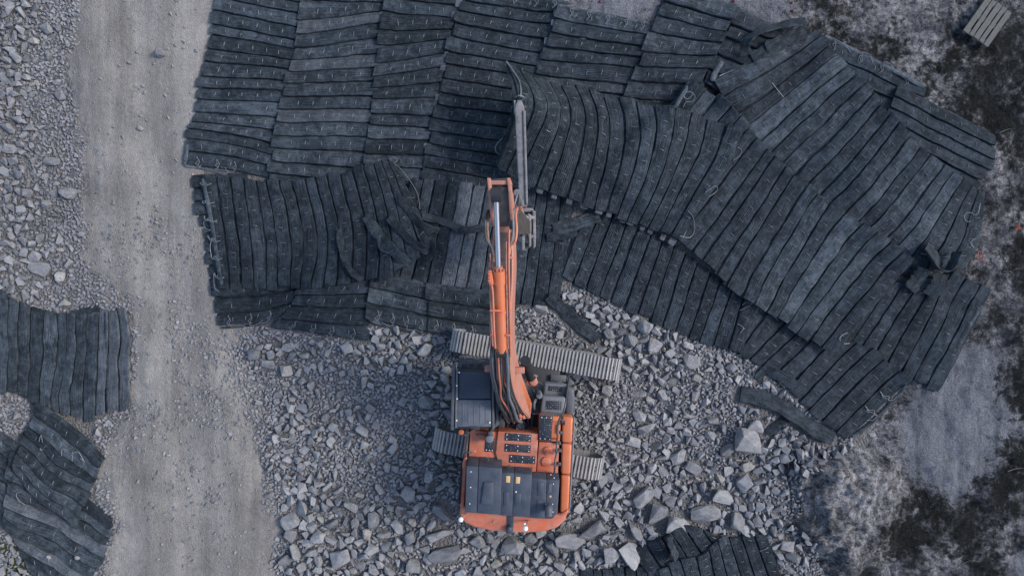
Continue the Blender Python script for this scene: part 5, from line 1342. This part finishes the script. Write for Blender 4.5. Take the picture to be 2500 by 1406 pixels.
n_ind = 0
def put_rock(px, py, w, h, rot=0.0, label=None, group=None, z=None, k=None, sink=0.3, rnd=None):
    """one loose rock, w x h photo pixels across"""
    global n_ind
    rg = random.Random(n_ind * 13 + 5)
    p = W(px, py, 0.3); sx = w * MPP / 2 * 1.12; sy = h * MPP / 2 * 1.25; sz = min(sx, sy) * rg.uniform(0.75, 1.0)
    o = bpy.data.objects.new('rock', ROCKS[(n_ind if k is None else k) % len(ROCKS)])
    zz = (surf_z(p[0], p[1]) if z is None else z) + sz * (1 - sink) * 0.75
    o.location = (p[0], p[1], zz); o.scale = (sx, sy, sz)
    o.rotation_euler = (rg.uniform(-0.3, 0.3), rg.uniform(-0.3, 0.3), rad(rot) + rg.choice([0, math.pi]))
    COL.objects.link(o)
    tag(o, label, 'rock', group)
    n_ind += 1
    claim(p[0], p[1], (sx + sy) / 2 * 0.86, False)
    return o

# boulders that can be told apart; rotation in degrees, counter-clockwise
for b in [(1832, 1080, 66, 72, 80, 'largest pale flat boulder right of the excavator, below the broad loose strip'),
          (1852, 1046, 36, 62, 60, 'pointed boulder leaning on the largest pale flat boulder'),
          (1571, 1211, 60, 58, 35, 'square grey slab boulder right of the counterweight'),
          (1606, 1258, 50, 76, -25, 'dark wedge boulder below the square grey slab'),
          (1664, 1288, 88, 58, -15, 'wide boulder resting against the bottom right crumpled mat'),
          (1724, 1259, 78, 42, 6, 'long tan boulder with cracks above the bottom right mat'),
          (1801, 1278, 46, 64, 70, 'tall bluish boulder above the bottom right mat near bedrock'),
          (1824, 1182, 46, 50, -50, 'wedge boulder below the largest pale flat boulder'),
          (1830, 1146, 38, 34, 10, 'dark three sided boulder under the largest pale boulder'),
          (1665, 1118, 36, 48, -70, 'upright pale boulder in the rubble right of the rear track'),
          (1702, 1149, 52, 32, -22, 'yellowish flat rock right of the rear track'),
          (1769, 1218, 76, 36, -12, 'long grey slab rock above the long tan boulder'),
          (1542, 1352, 58, 62, 40, 'pointed boulder at the bottom edge left of the crumpled mat'),
          (1491, 1354, 44, 48, -30, 'dark split boulder at the bottom edge below the counterweight corner'),
          (1550, 1302, 56, 34, -38, 'pale oblong rock between the wedge and split boulders'),
          (1443, 1294, 66, 48, 10, 'broad rounded boulder just right of the counterweight'),
          (1392, 1322, 82, 46, -12, 'wide pale boulder below the counterweight corner'),
          (1596, 1147, 26, 30, 0, 'small white faced rock right of the rear track'),
          (1552, 1083, 28, 44, 70, 'tall narrow rock right of the right rear track end'),
          (1580, 1050, 48, 32, 20, 'pale lumpy rock right of the machine body'),
          (1782, 1106, 40, 40, 30, 'grey block left of the largest pale flat boulder'),
          (1578, 800, 38, 42, 50, 'pale block at the mat edge right of the boom'),
          (1600, 848, 42, 48, 60, 'tan block below the mat edge right of the front track'),
          (1692, 886, 38, 46, 80, 'pale domed rock under the mat edge far right of the track'),
          (1565, 966, 42, 24, 5, 'flat rock right of the front track end'),
          (615, 866, 38, 34, 10, 'pale rock at the road edge, leftmost of a cluster of three'),
          (652, 868, 26, 30, 80, 'pale rock in the middle of the road edge cluster'),
          (648, 894, 42, 24, 0, 'pale rock lowest in the road edge cluster'),
          (690, 908, 36, 36, 20, 'tan rock right of the road edge cluster'),
          (705, 1278, 46, 44, 40, 'big boulder at the road edge, lower left of the excavator'),
          (728, 1248, 38, 40, 30, 'boulder leaning on the big road edge boulder'),
          (995, 1210, 40, 40, -40, 'dark boulder in the shade left of the counterweight'),
          (1080, 1252, 62, 44, -20, 'grey boulder beside the left rear corner of the counterweight'),
          (1075, 1310, 70, 34, 5, 'long pale boulder below the left counterweight corner'),
          (1090, 1355, 88, 40, 10, 'largest long boulder at the bottom edge left of centre'),
          (1250, 1336, 62, 46, -20, 'brownish boulder right behind the counterweight'),
          (830, 1365, 56, 44, 20, 'pale boulder at the bottom edge right of the road'),
          (760, 1352, 30, 30, 0, 'rounded rock at the bottom edge near the road'),
          (935, 1312, 36, 30, 0, 'square pale rock lower left of the counterweight'),
          (880, 1055, 44, 24, -35, 'oblong pale rock in the rubble left of the rear track'),
          (1022, 1078, 30, 40, 60, 'grey rock just left of the rear track end'),
          (1038, 985, 42, 34, -20, 'dark grey block left of the cab'),
          (955, 910, 22, 26, 60, 'pale leaning rock in shade left of the cab'),
          (843, 852, 34, 30, 20, 'dark rock under the wire tails left of the boom'),
          (1034, 855, 44, 36, 40, 'brown grey block left of the front track'),
          (1322, 758, 44, 24, -8, 'flat rock at the mat edge right of the boom'),
          (115, 394, 26, 52, 88, 'white upright rock left of the gravel road'),
          (158, 468, 36, 42, 60, 'pale triangular rock left of the road'),
          (85, 655, 62, 34, -15, 'long pale rock at the left, above the left edge mat'),
          (76, 626, 28, 32, 60, 'rounded rock touching the long pale rock at left'),
          (145, 742, 34, 30, 45, 'square rock touching the left edge mat'),
          (10, 312, 24, 56, 88, 'upright slab at the left frame edge'),
          (14, 360, 24, 40, 80, 'slab below the upright slab at the left frame edge'),
          (386, 126, 28, 26, -50, 'pale rock lying alone on the gravel road'),
          (1926, 1334, 40, 30, -10, 'flat block between bottom right mat and bedrock'),
          (1939, 1362, 42, 30, -25, 'bluish block at the foot of the bedrock'),
          (1862, 1180, 34, 26, 10, 'grey block at the foot of the dark bedrock face'),
          (335, 310, 15, 18, 60, 'small round rock in the middle of the gravel road')]:
    put_rock(*b[:5], b[5])
for x, y, s, lab in ((182, 1366, 14, 'pale round stone lying on the bottom left mat near the road'), (112, 1364, 11, 'pale round stone lying on the bottom left mat near the frame edge')):
    p_ = W(x, y, 0.3); put_rock(x, y, s, s, 0, lab, z=float(sample(HF, p_[0:1], p_[1:2])[0]), sink=0.2)
for x, y, s, lab in ((1950, 1062, 20, 'small rock at the torn mat corner by the bedrock'), (100, 1092, 26, 'dark rock between two left mats')):
    put_rock(x, y, s, s, 0, lab)
# the next largest, by region
REG = [('rough grey rock in the rubble left of the excavator', 'rocks left of the excavator', lambda: (random.uniform(620, 1100), random.uniform(840, 1240)), 62, (20, 34)),
       ('rough grey rock in the bottom rubble left of the mats', 'rocks along the bottom of the rubble', lambda: (random.uniform(690, 1500), random.uniform(1240, 1400)), 60, (26, 46)),
       ('rough grey rock in the rubble right of the excavator', 'rocks right of the excavator', lambda: (random.uniform(1400, 1890), random.uniform(800, 1300)), 62, (20, 36)),
       ('rough grey rock in the heap left of the road', 'rocks left of the gravel road', lambda: (random.uniform(0, 190), random.uniform(60, 740)), 46, (18, 34))]
for lab, grp, fn, cnt, (lo, hi) in REG:
    c = 0; tries = 0
    while c < cnt and tries < 6000:
        tries += 1
        x, y = fn(); w = lo + (hi - lo) * random.random() ** 1.7; h = w * random.uniform(0.65, 0.95)
        p = W(x, y, 0.2); r = (w + h) / 4 * MPP
        i = int((p[0] - OX0) / OS); j = int((p[1] - OY0) / OS)
        if not (0 <= i < onx and 0 <= j < ony) or DEN[i, j] < 0.6: continue
        i0 = max(i - int(r / OS), 0); j0 = max(j - int(r / OS), 0)
        if OCC[i0:i + int(r / OS) + 1, j0:j + int(r / OS) + 1].mean() > 0.1: continue
        put_rock(x, y, w, h, random.uniform(0, 180), lab, grp, sink=0.35); c += 1

# the countless rest: one mesh per kind of rubble
def scatter(name, protos, X, Y, R, Z, label, cat, mat, tint, squash=(0.6, 1.0)):
    n = len(X); rg = np.random.default_rng(len(name) + n)
    which = rg.integers(len(protos), size=n)
    Vs = []; Fs = []; Ts = []; base = 0
    for k, (pv, pf) in enumerate(protos):
        s = np.where(which == k)[0]
        if not len(s): continue
        a = rg.uniform(0, 2 * np.pi, len(s)); t1 = rg.normal(0, 0.35, len(s)); t2 = rg.normal(0, 0.35, len(s))
        ca, sa, c1, s1, c2, s2 = np.cos(a), np.sin(a), np.cos(t1), np.sin(t1), np.cos(t2), np.sin(t2)
        o, z = np.ones(len(s)), np.zeros(len(s))
        Rz = np.stack([ca, -sa, z, sa, ca, z, z, z, o], -1).reshape(-1, 3, 3); Rx = np.stack([o, z, z, z, c1, -s1, z, s1, c1], -1).reshape(-1, 3, 3); Ry = np.stack([c2, z, s2, z, o, z, -s2, z, c2], -1).reshape(-1, 3, 3)
        Rm = Rz @ Rx @ Ry
        sc = R[s][:, None] * np.stack([o, rg.uniform(0.7, 1.05, len(s)), rg.uniform(*squash, len(s))], -1)
        q = np.einsum('nij,nvj->nvi', Rm, pv[None] * sc[:, None, :]) + np.stack([X[s], Y[s], Z[s]], -1)[:, None, :]
        f = pf[None] + (base + np.arange(len(s))[:, None, None] * len(pv))
        Vs.append(q.reshape(-1, 3)); Fs.append(f.reshape(-1, 3)); Ts.append(np.repeat(tint[s], len(pv))); base += len(s) * len(pv)
    V = np.concatenate(Vs); F = np.concatenate(Fs); T = np.concatenate(Ts)
    me = bpy.data.meshes.new(name)
    me.vertices.add(len(V)); me.vertices.foreach_set('co', V.astype(np.float32).ravel())
    me.loops.add(F.size); me.loops.foreach_set('vertex_index', F.astype(np.int32).ravel())
    me.polygons.add(len(F)); me.polygons.foreach_set('loop_start', np.arange(0, F.size, 3, dtype=np.int32))
    me.update(calc_edges=True)
    me.polygons.foreach_set('use_smooth', np.zeros(len(F), bool))
    at = me.attributes.new('tint', 'FLOAT', 'POINT'); at.data.foreach_set('value', T.astype(np.float32))
    me.materials.append(mat)
    o = bpy.data.objects.new(name, me); COL.objects.link(o)
    tag(o, label, cat, kind='stuff')
    return o

def throw(sizes, count, dmin=0.0, dpow=1.0, region=None, tol=0.12, pw=2.2):
    """dart throwing from large to small into what is still free"""
    rg = np.random.default_rng(int(count + sizes[0] * 1000))
    r = sizes[0] + (sizes[1] - sizes[0]) * rg.random(count) ** pw
    r = np.sort(r)[::-1]
    d = DEN.copy() if region is None else DEN * region
    fi = rg.integers(0, onx, count * 6); fj = rg.integers(0, ony, count * 6)
    ok = (rg.random(count * 6) < d[fi, fj] ** dpow) & ~OCC[fi, fj]
    fi = fi[ok][:count]; fj = fj[ok][:count]
    X = []; Y = []; R = []
    for i, j, q in zip(fi, fj, r):
        x, y = ox[i] + 0.0, oy[j] + 0.0
        if claim(x, y, q * 0.72, True, tol): X.append(x); Y.append(y); R.append(q)
    X, Y, R = np.array(X), np.array(Y), np.array(R)
    return X, Y, R
def tints(x, y, seed):
    px, py = to_px(x, y)
    t = np.random.default_rng(seed).beta(2.2, 2.0, len(x))
    t = t * np.where(px < 400, 0.72, 0.95) + 0.28 * fbm(x, y, 1.6, 3, 66)
    return np.clip(t, 0, 0.97)
BIGOK = np.where(sdR > -12, 0.04, 1.0) * np.where(PXg < 330, np.clip((110 - PXg) / 200, 0.02, 0.3), 1.0)
FINE = np.zeros_like(PXg)
for cx, cy, rx, ry in ((890, 935, 90, 45), (1520, 1150, 40, 40), (1330, 810, 90, 50), (1450, 1080, 50, 60), (800, 1130, 110, 50), (1640, 1170, 60, 40), (1500, 870, 60, 40), (1120, 1395, 60, 20), (1750, 1000, 50, 60), (960, 850, 60, 30)):
    FINE += np.exp(-(((PXg - cx) / rx) ** 2 + ((PYg - cy) / ry) ** 2))
BIGOK *= np.clip(0.38 + 1.7 * fbm(_OX, _OY, 1.5, 4, 64) - 0.9 * FINE, 0.02, 1.0)
X1, Y1, R1 = throw((0.06, 0.2), 60000, tol=0.16, region=BIGOK, pw=3.6)
scatter('rubble', SMALL, X1, Y1, R1, sample(HF0, X1, Y1) + R1 * 0.42, 'broken blast rock covering the ground around the machine', 'rubble', M['stone'], tints(X1, Y1, 1))
X2, Y2, R2_ = throw((0.03, 0.085), 240000, tol=0.34, pw=1.8)
scatter('small_rubble', SMALL[:10], X2, Y2, R2_, sample(HF0, X2, Y2) + R2_ * 0.3, 'fist sized broken stones between the larger rocks', 'stones', M['stone'], tints(X2, Y2, 2))
X3, Y3, R3 = throw((0.014, 0.034), 120000, tol=0.6)
scatter('gravel', TINY, X3, Y3, R3, sample(HF0, X3, Y3) + R3 * 0.3, 'fine gravel between stones and on the road', 'gravel', M['stone'], tints(X3, Y3, 3))
print('rocks', n_ind, len(X1), len(X2), len(X3))
# ------------------------------------------------------------------ pallet
c = W(2404, 57, 0.3); pz = float(sample(HF0, c[0:1], c[1:2])[0]) + 0.05
PAL = empty('wooden_pallet', (c[0], c[1], pz), 'grey weathered wooden pallet lying on dark moss at upper right', 'pallet')
pa = math.atan2(84, 58)           # boards run from lower left to upper right
ca, sa = math.cos(pa), math.sin(pa)
def pbox(name, x, y, z, l, w, h):
    v, f = box((0, 0, 0), (l, w, h), 0)
    v, f = bevel(v, f, 0.006, 1)
    j = random.uniform(-0.012, 0.012)
    R = np.array([[math.cos(pa + j), -math.sin(pa + j), 0], [math.sin(pa + j), math.cos(pa + j), 0], [0, 0, 1]])
    mk(name, (v @ R.T) + np.array([c[0] + x * ca - y * sa, c[1] + x * sa + y * ca, pz + z]), f, M['wood'], PAL, 30)
for k, (y, w) in enumerate(((-0.35, 0.155), (-0.17, 0.12), (0.0, 0.155), (0.175, 0.12), (0.35, 0.155))): pbox('deck_board', random.uniform(-0.02, 0.02), y, 0.135, 1.2, w, 0.022)
for x in (-0.53, 0.0, 0.53):
    pbox('stringer_board', x, 0, 0.112, 0.15, 0.84, 0.022)
    for y in (-0.35, 0, 0.35): pbox('pallet_block', x, y, 0.06, 0.14, 0.1, 0.08)
for y in (-0.35, 0, 0.35): pbox('base_board', 0, y, 0.01, 1.2, 0.11, 0.02)

# ------------------------------------------------------------------ caps on drilled blast holes
for k, (x, y, lab) in enumerate(((1466, 4, 'red blast hole cap on pale rock, leftmost at the top edge'), (1794, 2, 'red blast hole cap at the top edge near the sixth mat'), (1936, 6, 'red blast hole cap at the top edge by the moss'), (1938, 25, 'red blast hole cap just below the one by the moss'))):
    w = W(x, y, 0.2); z = float(sample(HF0, w[0:1], w[1:2])[0])
    v, f = tube([(w[0], w[1], z - 0.05), (w[0], w[1], z + 0.03), (w[0], w[1], z + 0.05), (w[0], w[1], z + 0.06)], [0.035, 0.035, 0.045, 0.02], 10)
    o = mk('blast_hole_cap', v, f, M['red'], None, 40, None, (w[0], w[1], z)); tag(o, lab, 'hole cap', 'red caps on drilled blast holes')
# orange cord tangles
for k, (x, y, lab) in enumerate(((2400, 629, 'orange cord scrap on rock beside the right mats'), (2488, 560, 'orange cord scrap at the right frame edge'))):
    w = W(x, y, 0.3); z = float(sample(HF0, w[0:1], w[1:2])[0]) + 0.03
    rg = np.random.default_rng(k + 3)
    P = spl(np.array([w[0], w[1], z]) + np.c_[rg.normal(0, 0.06, (9, 2)), np.abs(rg.normal(0, 0.03, 9))], 44)
    v, f = tube(P, 0.012, 5)
    o = mk('orange_cord', v, f, M['orange_tube'], None, 60, None, (w[0], w[1], z)); tag(o, lab, 'cord')

# ------------------------------------------------------------------ moss and low heather on the bedrock
rg = np.random.default_rng(77)
n = 150000
x = rg.uniform(8.0, 15.6, n); y = rg.uniform(-9.0, 9.0, n)
mo = moss_f(x, y) + 0.55 * fbm(x, y, 0.25, 4, 43)
keep = (mo + 0.7 * fbm(x, y, 0.12, 3, 44) > 0.95) & (rock_z(x, y) > ground_z(x, y)) & (sample(MATMASK.astype(float), x, y) < 0.3)
x, y = x[keep], y[keep]
z = rock_z(x, y)
n = len(x)
a = rg.uniform(0, 6.283, n); s = rg.uniform(0.014, 0.04, n); h = rg.uniform(0.01, 0.05, n)
d = np.stack([np.cos(a), np.sin(a)], -1)
e = np.stack([-np.sin(a), np.cos(a)], -1)
V = np.empty((n, 3, 3))
V[:, 0, :2] = np.stack([x, y], -1) - e * s[:, None] * 0.35; V[:, 1, :2] = np.stack([x, y], -1) + e * s[:, None] * 0.35; V[:, 2, :2] = np.stack([x, y], -1) + d * s[:, None] * 1.6
V[:, 0, 2] = z + 0.004; V[:, 1, 2] = z + 0.004; V[:, 2, 2] = z + h
me = bpy.data.meshes.new('moss')
me.vertices.add(n * 3); me.vertices.foreach_set('co', V.astype(np.float32).ravel())
me.loops.add(n * 3); me.loops.foreach_set('vertex_index', np.arange(n * 3, dtype=np.int32))
me.polygons.add(n); me.polygons.foreach_set('loop_start', np.arange(0, n * 3, 3, dtype=np.int32)); me.update(calc_edges=True)
at = me.attributes.new('tint', 'FLOAT', 'POINT'); at.data.foreach_set('value', np.repeat(rg.random(n), 3).astype(np.float32))
m, nt, b = new_mat('moss_and_heather'); nn = N(nt)
nn.lk(nn.ramp(nn.attr('tint'), [(0.0, (0.003, 0.0035, 0.003)), (0.6, (0.0075, 0.0085, 0.007)), (0.9, (0.018, 0.02, 0.015)), (1.0, (0.06, 0.06, 0.054))]), b.inputs['Base Color']); b.inputs['Roughness'].default_value = 0.9
me.materials.append(m)
o = bpy.data.objects.new('moss', me); COL.objects.link(o); tag(o, 'dark moss and low heather growing over the bedrock', 'moss', kind='stuff')
# twigs
for k, (x0, y0, x1, y1, lab) in enumerate(((2460, 1150, 2500, 1142, 'thin bare twig on dark moss at right edge'), (2340, 1382, 2374, 1366, 'thin pale twig near the bottom right moss'), (2440, 325, 2470, 315, 'short bare twig on moss beside the right mats'))):
    P = over([(x0, y0), ((x0 + x1) / 2 + 3, (y0 + y1) / 2 - 3), (x1, y1)], 0.03)
    v, f = tube(spl(P, 10), np.linspace(0.014, 0.005, 10), 5)
    o = mk('twig', v, f, M['wood'], None, 60, None, tuple(P[1])); tag(o, lab, 'twig')
